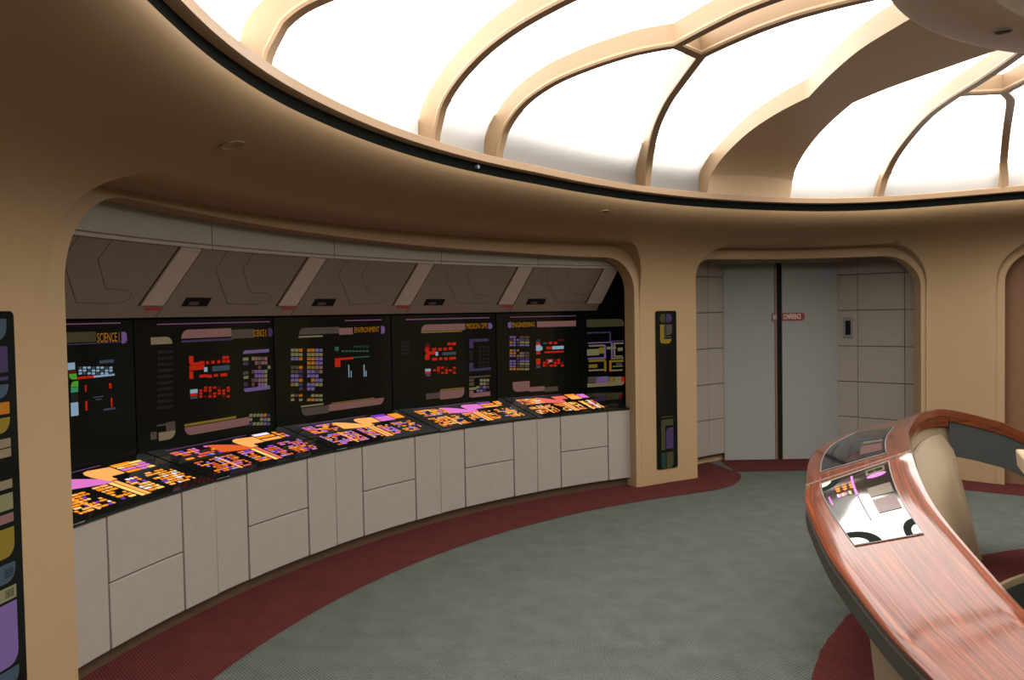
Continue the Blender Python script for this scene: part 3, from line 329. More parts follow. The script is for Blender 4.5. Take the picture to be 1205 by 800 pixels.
# the sunken command area: cream step edge and dark floor
mb = MB(); rows = []
for i in range(73):
    t = math.radians(i*5); d = Vector((math.cos(t), math.sin(t), 0))
    rows.append([WC+d*(WR+.012)+Vector((0, 0, .012)), WC+d*(WR-.012)+Vector((0, 0, .012)), WC+d*(WR-.012)+Vector((0, 0, -.02)), WC+d*(WR-.01)+Vector((0, 0, -.03)), WC+d*(WR-.01)+Vector((0, 0, -.24))])
mb.grid([[r[0], r[1], r[2], r[3]] for r in rows], CREAM); mb.grid([[r[3], r[4]] for r in rows], GREYV)
tag(mb.build('trim_1', smooth=30), kind='structure')
mb = MB(); mb.poly([WC+Vector((math.cos(math.radians(a)), math.sin(math.radians(a)), 0))*(WR)+Vector((0, 0, -.2)) for a in range(0, 360, 6)], mat('well_carpet', (.03, .028, .026), .9, .1, grain=.2, gscale=80))
tag(mb.build('floor_well', fix=False), kind='structure')

# ---------------------------------------------------------------- ceiling
RH, ZB, HD, PP = 2.25, 2.545, .455, 2.6
def dz(r, th, off=0):
    base = RING(th)-.02+off*.9
    t = min(1, max(0, (r-RH)/(base-RH))); return ZB+off*(1-t**8*0)*1.0+HD*(1-t**PP)**(1/PP)
def dp(x, y):
    return Vector((x, y, dz(math.hypot(x, y), math.degrees(math.atan2(y, x)))))
def dn(p):
    e = .004; x, y = p.x, p.y; R = math.hypot(x, y)
    if R > RING(math.degrees(math.atan2(y, x)))-.034: return Vector((x/R, y/R, .12)).normalized()
    lim = RING(math.degrees(math.atan2(y, x)))-.026
    if R > lim: x, y = x*lim/R, y*lim/R
    gx = (dp(x+e, y).z-dp(x-e, y).z)/(2*e); gy = (dp(x, y+e).z-dp(x, y-e).z)/(2*e)
    return Vector((-gx, -gy, 1)).normalized()
ceil = empty('ceiling', (0, 0, 2.5), kind='structure')
# groove behind the lip and the cream ring above it
mb = MB(); rows = []
for a in np.arange(0, 361, 2):
    a = float(a); rg = RING(a); rows.append([P(rg+.006, a, 2.4405), P(rg+.022, a, 2.441), P(rg+.022, a, 2.507), P(rg+.0, a, 2.5075)])
mb.grid(rows, GROOVE); mb.build('light_groove', ceil, smooth=30)
mb = MB(); rows = []
for a in np.arange(0, 361, 2):
    a = float(a); rg = RING(a); rows.append([P(rg-.012, a, 2.502), P(rg+.16, a, 2.50), P(rg+.16, a, 2.55), P(rg-.012, a, 2.555), P(rg-.024, a, 2.548), P(rg-.024, a, 2.508)])
mb.grid(rows, RIBM, True); mb.build('ceiling_ring', ceil, smooth=30)
mb = MB(); mb.tube([P(RING(147)+.03, 146.9, 2.475), P(RING(147)-.0, 146.9, 2.475)], .012, METAL, 8); mb.build('bolt', ceil)

# rib centre lines (radius, angle) on the dome
def rt(l): return [dp(*P(r, a, 0)[:2]) for r, a in l]
R = {
 1: [(4.56, 171.6), (4.562, 171.456), (4.519, 171.18), (4.429, 171.0), (4.362, 170.72), (4.1, 170.1), (3.7, 169), (3.3, 167.3)],
 2: [(4.535, 152.3), (4.52, 152.35), (4.491, 152.61), (4.306, 154.16), (4.06, 156.43), (3.823, 158.46), (3.545, 160.6), (3.3, 162.6), (2.9, 164), (2.27, 165)],
 3: [(4.50, 144.4), (4.49, 144.45), (4.456, 144.626), (4.237, 145.856), (4.015, 146.587), (3.745, 146.66), (3.523, 146.493), (3.331, 145.387), (3.077, 147.84), (2.919, 149.6), (2.762, 150.9), (2.5, 153), (2.27, 154.5)],
 4: [(3.31, 140.862), (3.571, 136.35), (3.847, 132.62), (4.181, 128.47), (4.509, 124.76), (4.63, 123.5), (4.66, 123.2)],
 5: [(3.331, 145.387), (3.31, 140.95)],
 6: [(3.31, 140.95), (3.131, 142.243), (2.916, 143.79), (2.709, 145.0), (2.532, 145.4), (2.27, 145.6)],
 7: [(4.745, 94.95), (4.726, 94.9), (4.618, 94.85), (4.137, 96.498), (3.568, 99.474), (3.184, 101.4), (2.888, 103.0), (2.585, 105.5), (2.26, 109.6)],
 8: [(4.29, 84.7), (4.277, 84.96), (4.138, 85.722), (3.681, 88.965), (3.2, 93.6), (3.05, 96.6)],
 9: [(3.12, 101.75), (3.05, 96.6)],
 10: [(3.05, 96.6), (2.7, 97.6), (2.27, 99.5)],
 11: [(4.575, 180.5), (4.56, 180.3), (4.4, 179.3), (4.0, 176.6), (3.6, 173.0), (3.3, 167.3)],
 12: [(3.3, 167.3), (3.3, 162.6)]}
def dense(l, k=5):
    pts = [Vector(P(r, a, 0)) for r, a in l]; out = []
    for i in range(len(pts)-1):
        for j in range(k): out.append(pts[i].lerp(pts[i+1], j/k))
    out.append(pts[-1]); return out
def smooth_poly(pts, fixed=(), it=3):
    pts = [p.copy() for p in pts]
    for _ in range(it):
        q = [p.copy() for p in pts]
        for i in range(1, len(pts)-1):
            if i not in fixed: q[i] = (pts[i-1]+pts[i]*2+pts[i+1])/4
        pts = q
    return pts
SEC = [(-.026, 0), (.026, 0), (.030, .012), (.024, .024), (.014, .030), (.014, .17), (-.014, .17), (-.014, .030), (-.024, .024), (-.030, .012)]
def rib(l, kinks=(), name='rib', sec=SEC, foot=True):
    k = 5; pts = smooth_poly(dense(l, k), [i*k for i in kinks]); rows = []
    pts = [dp(p.x, p.y) for p in pts]
    if pts[-1].z < pts[0].z: pts = pts[::-1]
    if foot:
        q = pts[0]; R_ = math.hypot(q.x, q.y); lim = RING(math.degrees(math.atan2(q.y, q.x)))-.012
        while len(pts) > 3 and math.hypot(pts[0].x, pts[0].y) > lim-.05: pts.pop(0)
        q0 = pts[0]; d_q = q0-pts[2]; tx, ty = q.x, q.y; tx, ty = tx*lim/R_, ty*lim/R_
        for t in (.33, .66, 1.0): pts.insert(0, Vector((q0.x+(tx-q0.x)*min(1, t*1.25), q0.y+(ty-q0.y)*min(1, t*1.25), q0.z+(2.53-q0.z)*t)))
    nr_ = [dn(p) for p in pts]
    for _ in range(4): nr_ = [(nr_[max(i-1, 0)]+nr_[i]*2+nr_[min(i+1, len(nr_)-1)]).normalized() for i in range(len(nr_))]
    for i, p in enumerate(pts):
        a = pts[max(i-1, 0)]; b = pts[min(i+1, len(pts)-1)]; t = (b-a)
        if t.length < 1e-5: continue
        t.normalize(); n = nr_[i]; n = (n-t*n.dot(t)).normalized(); s = t.cross(n).normalized()
        rows.append([p+s*x+n*y for x, y in sec])
    mb = MB(); mb.grid(rows, RIBM, True); mb.poly(rows[0], RIBM); mb.poly(rows[-1], RIBM)
    return mb.build(name, ceil, smooth=30)
rib(R[1]); rib(R[2]); rib(R[3], (7,)); rib(R[4]); rib(R[5], name='rib_link', foot=False); rib(R[6], foot=False); rib(R[7], (5,)); rib(R[8]); rib(R[9], name='rib_link', foot=False); rib(R[10], foot=False); rib(R[11]); rib(R[12], name='rib_link', foot=False)
for a0 in (200, 222, 244, 268, 292, 316, 338, 0, 22, 44, 66):        # the rest of the dome, out of the frame
    rg = RING(a0); rib([(rg-.02, a0), (rg-.06, a0+.3), (rg-.3, a0+1.5), (3.2, a0+3), (2.27, a0+5)])
# broad beam running from the ring to the hub
BL = [(4.76, 115.07), (4.73, 115.05), (4.656, 115.04), (4.41, 115.68), (4.042, 117.13), (3.697, 118.38), (3.401, 119.27), (3.037, 123.99), (2.668, 129.99), (2.26, 136.9)]
BR = [(4.82, 104.5), (4.79, 104.55), (4.741, 104.81), (4.358, 106.56), (3.899, 109.11), (3.408, 112.4), (3.09, 112.9), (2.724, 112.95), (2.426, 113.3), (2.26, 113.5)]
L1, L2 = smooth_poly(dense(BL, 6), [36], 4), smooth_poly(dense(BR, 6), [30], 4)
rows = []
a, b = L1[0], L2[0]
row = [Vector((*(a.lerp(b, k/8))[:2], 2.53)) for k in range(9)]
row = [P(RING(math.degrees(math.atan2(p.y, p.x)))-.012, math.degrees(math.atan2(p.y, p.x)), 2.53) for p in row]
rows.append([row[0]+row[0].normalized()*.2]+row+[row[-1]+row[-1].normalized()*.2])
for a, b in zip(L1[7:], L2[7:]):
    row = [dp(*(a.lerp(b, k/8))[:2]) for k in range(9)]
    na, nb = dn(row[0]), dn(row[-1])
    rows.append([row[0]+na*.2]+row+[row[-1]+nb*.2])
mb = MB(); mb.grid([r[1:-1] for r in rows], HUBM); mb.grid([r[:2] for r in rows], RIBM); mb.grid([r[-2:] for r in rows], RIBM)
bm_ = mb.build('beam', ceil, smooth=80, fix=False); bm_.data.materials[0] = mat('beam_plaster_lifted', (.46, .34, .215), .62, .3, grain=.05, gscale=7)  # underside colour lifted against its shade; directly lit sides take the darker rib colour
# hub: annular plate with a rim and the dark opening in its middle
mb = MB(); rows = []
for a in range(0, 361, 3):
    rows.append([P(2.30, a, 3.22), P(2.315, a, 3.01), P(2.305, a, 2.992), P(2.28, a, 2.986), P(1.97, a, 2.982), P(1.94, a, 2.99), P(1.94, a, 3.2)])
mb.grid(rows, HUBM); mb.build('hub', ceil, smooth=30)
mb = MB(); rows = []
for a in range(0, 361, 6):
    rows.append([P(1.96, a, 3.16), P(1.2, a, 3.24), P(.02, a, 3.27)])
mb.grid(rows, DARKBR); mb.build('hub_recess', ceil, smooth=True)
def spot(c, r, n, name='recessed_spotlight', rim=None, inner=None):
    a = n.orthogonal().normalized(); b = n.cross(a); mb = MB()
    rows = [[c+a*math.cos(t*math.pi/8)*q+b*math.sin(t*math.pi/8)*q+n*h for t in range(16)] for q, h in ((r*1.12, .001), (r*1.12, .006), (r*.95, .006), (r*.9, .002))]
    mb.grid(rows, rim or METAL, True); mb.poly(rows[-1], inner or mat('spot_dark', (.05, .03, .02), .5, .3))
    return mb.build(name, ceil, smooth=30, fix=True)
spot(Vector((-1.1195, 1.7536, 2.981)), .042, Vector((0, 0, -1)))
for a, q in ((169.3, None), (128.3, None)):
    z = 2.30 if a > 150 else 2.343; rg, rw = RING(a), WALL(a); r = rg+(rw-rg)*soff(z)
    spot(P(r, a, z), .045 if a > 150 else .04, Vector((-math.cos(math.radians(a))*.25, -math.sin(math.radians(a))*.25, -1)).normalized(), 'ceiling_sensor', BEIGE, BEIGE)
# luminous diffuser panels in sectors between the ribs
def sector(a0, a1, skirt, name):
    mb = MB(); n = max(2, int(abs(a1-a0)/3)); rows = []; ts = [1, .999, .996, .99, .98, .96, .93, .89, .84, .76, .66, .54, .4, .25, .1, 0]
    for i in range(n+1):
        a = a0+(a1-a0)*i/n; base = RING(a)+.10; row = [P(base, a, ZB-.0)]
        for t in ts:
            r = RH-.1+(base-RH+.1)*t; row.append(P(r, a, ZB+.04+(HD+.09)*(1-t**PP)**(1/PP)))
        rows.append(row)
    k = max(i for i, t in enumerate(ts) if t >= skirt)+2
    mb.grid([r[:k] for r in rows], SKIRT); mb.grid([r[k-1:] for r in rows], DIFF)
    o = mb.build(name, ceil, smooth=True)
    zt = rows[0][k-1].z
    m2 = MB(); rr = []
    for i in range(n+1):
        a = a0+(a1-a0)*i/n; q = rows[i][k-1]; b = math.hypot(q.x, q.y); rr.append([P(b+.24, a, zt+.0), P(b+.22, a, zt+.09), P(b+.12, a, zt+.14), P(b+.03, a, zt+.12)])
    m2.grid(rr, SKIRT_GLOW); m2.build('skirt_glow_strip', o, fix=False)  # unseen glowing strip added behind the skirt to grade it from white to grey
    return o
edges = [(181, 171, .999), (171, 152, .996), (152, 144, .96), (144, 134, .93), (134, 123, .93), (123, 110, .93), (110, 95, .98), (95, 84.8, .98), (84.8, 66, .98)] + [(a, a-22, .99) for a in (66, 44, 22, 0, -22, -44, -66, -88, -110, -132)] + [(206-360, 181-360, .999)]
for a0, a1, s in edges: sector(a0, a1, s, 'diffuser_panel')
mb = MB(); mb.poly([P(2.2, a, 3.3) for a in range(0, 360, 6)], DARKBR); mb.build('hub_cover', ceil)
# ---------------------------------------------------------------- station alcove
N_, W_ = 2.6127, 5.2712
B = [169.292, 158.796, 148.297, 137.8, 127.306, 116.6]
mb = MB(); arcbox(mb, 6.19, 6.25, 176, 112.6, -.02, 2.5, BLACK, 40)
arcbox(mb, 5.72, 6.25, 112.9, 112.4, -.02, 2.5, BLACK, 1); arcbox(mb, 5.72, 6.25, 176, 175.5, -.02, 2.5, BLACK, 1)
tag(mb.build('wall_recess'), kind='structure')
mb = MB()
bt = [176, 167.6, 157.4, 146.9, 136.4, 126.1, 113]
tr = empty('wall_band', P(5.8, 143, 2.2), kind='structure')
for i in range(6):
    mb = MB(); arcbox(mb, 5.752, 5.79, bt[i]-.03, bt[i+1]+.03, 1.99, 2.42, BANDM, 8); mb.build('band_panel', tr, smooth=30)
mb = MB(); arcbox(mb, 5.70, 6.2, 176, 112.7, 2.40, 2.44, BANDM, 30); mb.build('band_top', tr, smooth=30)

NAMES = ['first', 'second', 'third', 'fourth', 'fifth']
WHERE = ['leftmost and nearest the camera', 'below the SCIENCE II screen', 'below the ENVIRONMENT screen', 'below the MISSION OPS screen', 'rightmost, beside the doorway pillar']
GR = 'curved run of pale base cabinets'
rnd = random.Random(5)
def front_panel(parent, a0, a1, z0, z1, name, dr):
    mb = MB(); g = .045; arcbox(mb, 5.655+dr, 5.685, a0-g, a1+g, z0+.003, z1-.003, CABM, 4)
    return bevel(mb.build(name, parent, smooth=30), .004, 2)
for k in range(5):
    a0 = B[k]; n1 = a0-N_; n2 = n1-W_; a1 = B[k+1]
    e = empty('base_cabinet', P(5.85, (a0+a1)/2, 0), 'pale base cabinet with two stacked drawer fronts, ' + WHERE[k], 'cabinet', GR)
    mb = MB(); arcbox(mb, 5.687, 6.1, a0, a1, .08, .695, SEAM, 10); mb.build('body', e, smooth=30)
    mb = MB(); arcbox(mb, 5.70, 6.0, a0, a1, 0.0, .08, KICK, 10); mb.build('toe_kick', e, smooth=30)
    d = [0, .004, -.002, .003, -.003]
    front_panel(e, a0, n1, .074, .70, 'door', .004 if k % 2 else .002)
    front_panel(e, n1, n2, .385, .70, 'drawer', 0)
    front_panel(e, n1, n2, .074, .385, 'drawer', 0)
    front_panel(e, n2, a1, .074, .70, 'door', -.003)
# counter consoles
def ct(a, t, off=0):   # point on the sloping counter: t 0 back .. 1 front
    r = 6.155+(5.648-6.155)*t; z = .842+(.716-.842)*t
    return P(r, a, z)+Vector((0, 0, off))
def counter_art(k, a0, a1, rg):
    mb = MB(); S = lambda s: a0+(a1-a0)*s; q = .0015
    def quad(s0, s1, t0, t1, c, sk=0, rnd_l=False, rnd_r=False):
        if s1-s0 < .004 or t1-t0 < .006: return
        m = lit(c); tm = (t0+t1)/2; h = (t1-t0)/2
        pts = []
        ds = h*.507/(abs(a1-a0)*math.pi/180*5.9)
        if rnd_l: pts += [ct(S(s0+ds*(1-math.sin(u))), tm+h*math.cos(u), q) for u in (0, .5, 1.0, 1.57, 2.1, 2.6, 3.14)]
        else: pts += [ct(S(s0), t1, q), ct(S(s0), t0, q)]
        if rnd_r: pts += [ct(S(s1-ds*(1-math.sin(u))), tm-h*math.cos(u), q) for u in (0, .5, 1.0, 1.57, 2.1, 2.6, 3.14)]
        else: pts += [ct(S(s1), t0, q), ct(S(s1), t1, q)]
        mb.poly(pts, m)
    sets = {0: ('121217164', '23', '3'), 1: ('358193415', '85', '8'), 2: ('331932315', '12', '6'), 3: ('121296512', '23', '1'), 4: ('126257182', '58', '2')}[k]
    pal = sets[0]; R2 = random.Random(40+k)
    def cells(s0, s1, t0, t1, ns, ntt, p, dens=.85):
        for j in range(ntt):
            i = 0
            while i < ns:
                wdt = R2.choice((1, 1, 1, 2))
                if R2.random() < dens:
                    e_ = min(ns, i+wdt); c = R2.choice(p)
                    ss0 = s0+(s1-s0)*i/ns; ss1 = s0+(s1-s0)*e_/ns-.004; tt0 = t0+(t1-t0)*j/ntt; tt1 = t0+(t1-t0)*(j+1)/ntt-.014
                    quad(ss0, ss1, tt0, tt1, c, rnd_l=R2.random() < .4, rnd_r=R2.random() < .4)
                i += wdt
    quad(.08, .72, .075, .092, 'V')
    # back row, left cluster and the concave sweep
    cells(.07, .36, .16, .44, 9, 5, pal, .7)
    for i in range(10):
        u0, u1 = i/10, (i+1)/10
        s0_, s1_ = .35+.24*u0, .35+.24*u1
        lo = lambda u: .16+.26*u**1.6; hi = lambda u: .44-.0*u+.06*math.sin(u*1.5)-.02*(1-u)+.0
        mb.poly([ct(S(s0_), lo(u0), q), ct(S(s1_), lo(u1), q), ct(S(s1_), max(hi(u1)-.10*u1*.0, lo(u1)+.03), q), ct(S(s0_), hi(u0), q)], lit(sets[1][1]) if k != 0 else lit('3'))
    # centre swoosh, convex to the left, its stem running to the front
    if k != 4:
        pts = [ct(S(.735), .17, q), ct(S(.60), .14, q), ct(S(.565), .16, q), ct(S(.548), .21, q), ct(S(.548), .30, q), ct(S(.565), .40, q), ct(S(.575), .46, q), ct(S(.635), .46, q), ct(S(.632), .40, q), ct(S(.645), .37, q), ct(S(.735), .37, q)]
        mb.poly(pts, lit('2' if k != 3 else '3'))
    else:
        quad(.55, .63, .16, .46, '8'); quad(.55, .72, .16, .32, '8')
    quad(.75, .88, .11 if k else .14, .18 if k else .19, '4' if k in (2, 3) else '7' if k == 1 else '1')
    if k in (2, 4): quad(.75, .89, .19, .37, '2' if k == 4 else '3'); quad(.90, 1.0, .14, .34, '3' if k == 4 else '1')
    elif k == 0: cells(.75, .95, .16, .40, 4, 4, '3126', .95)
    else:
        quad(.745, .89, .20, .26, '1'); quad(.745, .9, .29, .36, '2'); cells(.91, .98, .13, .36, 2, 3, pal)
    # front row: left block, striped centre, right block
    cells(.06, .375, .52, .90, 13, 8, pal, .72)
    quad(.24, .26, .5, .9, '2')
    quad(.545, .575, .50, .90, '6' if k < 2 else '2'); quad(.583, .615, .48, .90, '2' if k != 1 else '8')
    cells(.43, .535, .50, .88, 4, 7, pal, .8); cells(.63, .74, .50, .88, 4, 7, pal, .8)
    cells(.785, .985, .48, .88, 9, 8, pal, .74)
    if k == 4: quad(.90, .925, .47, .88, '7'); quad(.80, .83, .5, .9, '6')
    return mb
for k in range(5):
    a0, a1 = B[k]-.06, B[k+1]+.06
    if k == 4: a1 = 118.6
    e = empty('control_console', P(5.9, (a0+a1)/2, .70), 'black sloping touch-panel counter with %s buttons, %s' % (('orange and pink', 'magenta and coral', 'violet and amber', 'pink and orange', 'golden orange')[k], WHERE[k]), 'control panel', 'touch-panel counters along the curved station')
    mb = MB(); rows = []
    for i in range(9):
        a = a0+(a1-a0)*i/8
        rows.append([ct(a, 1), ct(a, 0), ct(a, 0)-Vector((0, 0, .02)), ct(a, 1)-Vector((0, 0, .016))])
    mb.grid(rows, COUNT, True); mb.poly(rows[0], COUNT); mb.poly(rows[-1], COUNT)
    g = bevel(mb.build('glass_top', e, smooth=30), .002, 1)
    tag(counter_art(k, a0-.25, a1+.55, None).build('touch_buttons', e, fix=False), kind='stuff')
# blank black top at the far right end
mb = MB(); rows = [[ct(a, 1), ct(a, 0), ct(a, 0)-Vector((0, 0, .02)), ct(a, 1)-Vector((0, 0, .016))] for a in (118.5, 117.6, 116.7)]
mb.grid(rows, COUNT, True); mb.poly(rows[0], COUNT); mb.poly(rows[-1], COUNT)
mb2 = tag(mb.build('counter_end'), 'short blank black glass counter end beside the pillar at the far right of the counter', 'counter')
mb3 = MB(); rows = [[ct(a, .95)-Vector((0, 0, .0)), ct(a, 0), ct(a, 0)-Vector((0, 0, .02)), ct(a, .95)-Vector((0, 0, .016))] for a in (116.6, 115, 113)]
mb3.grid([[P(5.72, a, .73), P(6.17, a, .842), P(6.17, a, .80), P(5.72, a, .70)] for a in (116.68, 115, 113)], COUNT, True); mb3.build('side_return', mb2)

# wall displays
def chord(a0, a1, R=6.16):
    m = (a0+a1)/2; h = math.radians(abs(a0-a1)/2)
    return lambda a, z, off=0: P(R*math.cos(h)/math.cos(math.radians(a-m))-off, a, z)
def art(mb, S, items, off=.003, sc=1):
    for a0, a1, z0, z1, c, rd in items:
        m = lit(c); wd = abs(a0-a1)*math.pi/180*6.1; h = z1-z0
        if wd < .002 or h < .002: continue
        r = min(h*.98 if len(rd) == 2 else h/2, wd/2, .05)
        def pt(x, y): return S(a0-(x/wd)*(a0-a1), z0+y, off)
        cor = {'bl': (0, 0, 1, 1, 3.1416), 'br': (wd, 0, -1, 1, 4.712), 'tr': (wd, h, -1, -1, 0), 'tl': (0, h, 1, -1, 1.5708)}
        pts = []
        for key in ('bl', 'br', 'tr', 'tl'):
            x, y, sx, sy, t0 = cor[key]
            if key in rd or (rd == 'r' and 'r' in key) or (rd == 'l' and 'l' in key):
                cx, cy = x+sx*r, y+sy*r
                for q in range(5): t = t0+q*1.5708/4; pts.append(pt(cx+r*math.cos(t), cy+r*math.sin(t)))
            else: pts.append(pt(x, y))
        mb.poly(pts, m)
DL = ['SCIENCE I station, green and blue readout', 'SCIENCE II station, red readout and lavender bracket', 'ENVIRONMENT station, lavender and amber button grid', 'MISSION OPS station, red branching readout', 'ENGINEERING station, red readout and white arrow', 'side display with yellow and lavender maze diagram beside the pillar']
SB = [(169.6, 159.25), (159.15, 148.75), (148.65, 138.2), (138.1, 127.75), (127.65, 118.95), (118.85, 113.6)]
for k in range(6):
    a0, a1 = SB[k]; R6 = 6.16 if k < 5 else 6.16
    S = chord(a0, a1)
    e = empty('wall_display', P(6.15, (a0+a1)/2, .84), 'black wall display of the ' + DL[k] if k < 5 else 'narrow black glass ' + DL[k], 'display', 'wall displays above the curved counter')
    mb = MB(); mb.hexa([S(a0, .838, 0), S(a1, .838, 0), S(a1, .838, -.02), S(a0, .838, -.02), S(a0, 1.60, 0), S(a1, 1.60, 0), S(a1, 1.60, -.02), S(a0, 1.60, -.02)], GLASS)
    bevel(mb.build('glass_panel', e), .003, 1)
    mb = MB(); art(mb, S, DATA['D'][str(k+1)]); tag(mb.build('screen_graphics', e, fix=False), kind='stuff')
    if k < 5:
        s, t0, t1, z0, z1 = DATA['T'][str(k+1)]
        wd = (t0-t1)*math.pi/180*6.12
        textmesh(s, (z1-z0)*.86, e, 'screen_title', lambda x, y, t0=t0, z0=z0, S=S, z1=z1: S(t0-math.degrees(x/6.12), z0+(z1-z0)*.07+y, .0035), lit('A'), wd*.97)
# left extension of the first display behind the pillar
S = chord(175.4, 169.7); mb = MB(); mb.hexa([S(175.4, .838), S(169.7, .838), S(169.7, .838, -.02), S(175.4, .838, -.02), S(175.4, 1.6), S(169.7, 1.6), S(169.7, 1.6, -.02), S(175.4, 1.6, -.02)], GLASS)
tag(mb.build('display_end_panel'), 'blank black glass end panel left of the SCIENCE I display', 'panel')

# overhead hoods
def hd_(a, z, off=0):   # sloping underside, off = towards the room
    r = 5.75+(2.01-z)/.40*.38; return P(r-off*.72, a, z-off*.69)
HLN = [[(7.73, 2.005), (7.7, 1.889), (5.02, 1.691), (2.6, 1.689), (2.1, 1.700)], [(5.61, 2.005), (5.61, 1.898), (3.84, 1.762), (2.47, 1.759), (2.05, 1.748), (1.88, 1.73), (1.9, 1.71), (2.1, 1.70)]]
HW = ['first, largest and nearest the camera', 'second from the left, above the SCIENCE II screen', 'third from the left, above the ENVIRONMENT screen', 'fourth from the left, above the MISSION OPS screen', 'last on the right, above the ENGINEERING screen']
for k in range(5):
    a0, a1 = B[k]-.85, B[k+1]-.85
    if k == 0: a0 = 175.4
    if k == 4: a1 = 117.3
    e = empty('overhead_hood', P(5.9, (a0+a1)/2, 1.61), 'taupe overhead hood with slanted pale strip, ' + HW[k], 'hood', 'slanted hoods above the station displays')
    m_ = 8; rows = []
    for i in range(m_+1):
        a = a0-.04+(a1-a0+.08)*i/m_
        rows.append([hd_(a, 2.015), hd_(a, 1.61), P(6.15, a, 1.61), P(6.15, a, 1.63), P(5.79, a, 2.0)])
    mb = MB(); mb.grid(rows, HOODM, True); mb.poly(rows[0], HOODM); mb.poly(rows[-1], HOODM); mb.build('hood_shell', e, smooth=20)
    b = B[k+1] if k < 4 else 117.95
    def slab(x0, x1, z0, z1, off0, off1, mt, name, sh=0):
        mb = MB(); p = []
        for off in (off0, off1): p += [hd_(x0, z0, off), hd_(x1, z0, off), hd_(x1-sh, z1, off), hd_(x0-sh, z1, off)]
        mb.hexa(p, mt); return mb.build(name, e)
    o = slab(b+.86, b-.68, 1.684, 1.99, -.006, .012, STRIPM, 'light_strip'); bevel(o, .002, 1)
    slab(b+.98, b+.85, 1.676, 1.996, -.004, .002, SEAM, 'strip_painted_shadow')  # dark slab painting the shadow along the strip's left edge
    if k < 4 or True:
        if k < 4: slab(b+.35, b-.72, 1.652, 1.668, -.002, .0025, mat('label_red', (.28, .03, .03), .6, .3), 'red_label')
    bb = B[k]
    slab(bb-2.1, bb-4.0, 1.676, 1.725, -.004, .003, BLACK, 'vent_slot', -.05)
    o = slab(bb-2.5, bb-3.2, 1.684, 1.702, .002, .007, mat('slot_bracket', (.06, .05, .045), .6, .3), 'vent_bracket')
    mb = MB()
    for ln in HLN:
        for (x0, z0), (x1, z1) in zip(ln[:-1], ln[1:]):
            mb.tube([hd_(bb-10.5+x0, z0, .001), hd_(bb-10.5+x1, z1, .001)], .0013, mat('engraved_line', (.075, .058, .045), .8, .1), 4)
    mb.build('engraved_outline', e)

# pillar displays
def pillar(name, a0, a1, z0, z1, items, label, Rf):
    e = empty(name, P(Rf(a0), (a0+a1)/2, z0), label, 'display', 'tall narrow pillar displays')
    mb = MB(); rows = []; n = 6; L = []
    wd = abs(a0-a1)*math.pi/180*5.53; h = z1-z0; r = .02
    for cx, cy, t0 in ((r, r, 3.1416), (wd-r, r, 4.712), (wd-r, h-r, 0), (r, h-r, 1.5708)):
        for q in range(5): t = t0+q*1.5708/4; L.append((cx+r*math.cos(t), cy+r*math.sin(t)))
    A = lambda x: a0-(x/wd)*(a0-a1)
    f = [P(Rf(A(x))-.008, A(x), z0+y) for x, y in L]; b = [P(Rf(A(x))+.01, A(x), z0+y) for x, y in L]
    mb.poly(f, GLASS); mb.grid([f, b], GLASS, True); mb.build('glass_strip', e)
    mb = MB()
    art(mb, lambda a, z, off=0: P(Rf(a)-.0095, a, z), items); tag(mb.build('screen_graphics', e, fix=False), kind='stuff')
    return e
it = [(175.45, 173.78, z0, z1, c, 'br' if c in 'LYw' else '') for z0, z1, c in DATA['LS']] + [(175.45, 173.78, .15, .235, 'Y', 'br')]
pl = pillar('pillar_display', 175.85, 173.35, .12, 1.64, it, 'tall narrow black display on the left pillar with gold and purple blocks', WALL)
for z0, z1, s in ((.655, .69, '8808'), (.58, .612, '0808')):
    textmesh(s, z1-z0, pl, 'readout', lambda x, y, z0=z0: P(WALL(174)-.0105, 174.4-math.degrees(x/5.53), z0+y), mat('readout_black', (.01, .01, .01), .5, .2), .045)
it = []
def add(a, b, c, d, col, rd=''): it.append((a, b, c, d, col, rd))
# x 777..791 on the strip -> angles
ra = lambda x: 114.52-(x-772)/24*(114.52-111.95)
rz = lambda y: 1.595-(y-365)/186.5*(1.595-.135)
for x0, x1, y0, y1, c, rd in [(777, 783, 368.5, 378.5, 'o', 'l'), (784, 791, 368.5, 378.5, 'v', 'r'), (777, 781.5, 381, 403, 'Y', 'bl'), (781.5, 790, 398, 403.5, 'Y', 'br'), (782, 783.2, 381, 396, 'w', ''), (782, 790, 395, 396.2, 'w', ''), (784, 791, 381, 393.5, 't', 'br'),
                              (777, 781.5, 493, 529, 'o', 'tl'), (777, 791, 493, 500.5, 'o', 'tl'), (782.5, 791, 503, 528, 'v', 'tl'), (777, 782, 532, 551, 'c', 'bl'), (783, 791, 532, 551, 'o', 'br'), (777, 791, 489.5, 490.5, 'o', '')]:
    add(ra(x0), ra(x1), rz(y1), rz(y0), c, rd)
pillar('pillar_display', 114.52, 111.95, .135, 1.595, it, 'tall narrow black display on the pillar between the station and the doorway', WALL)

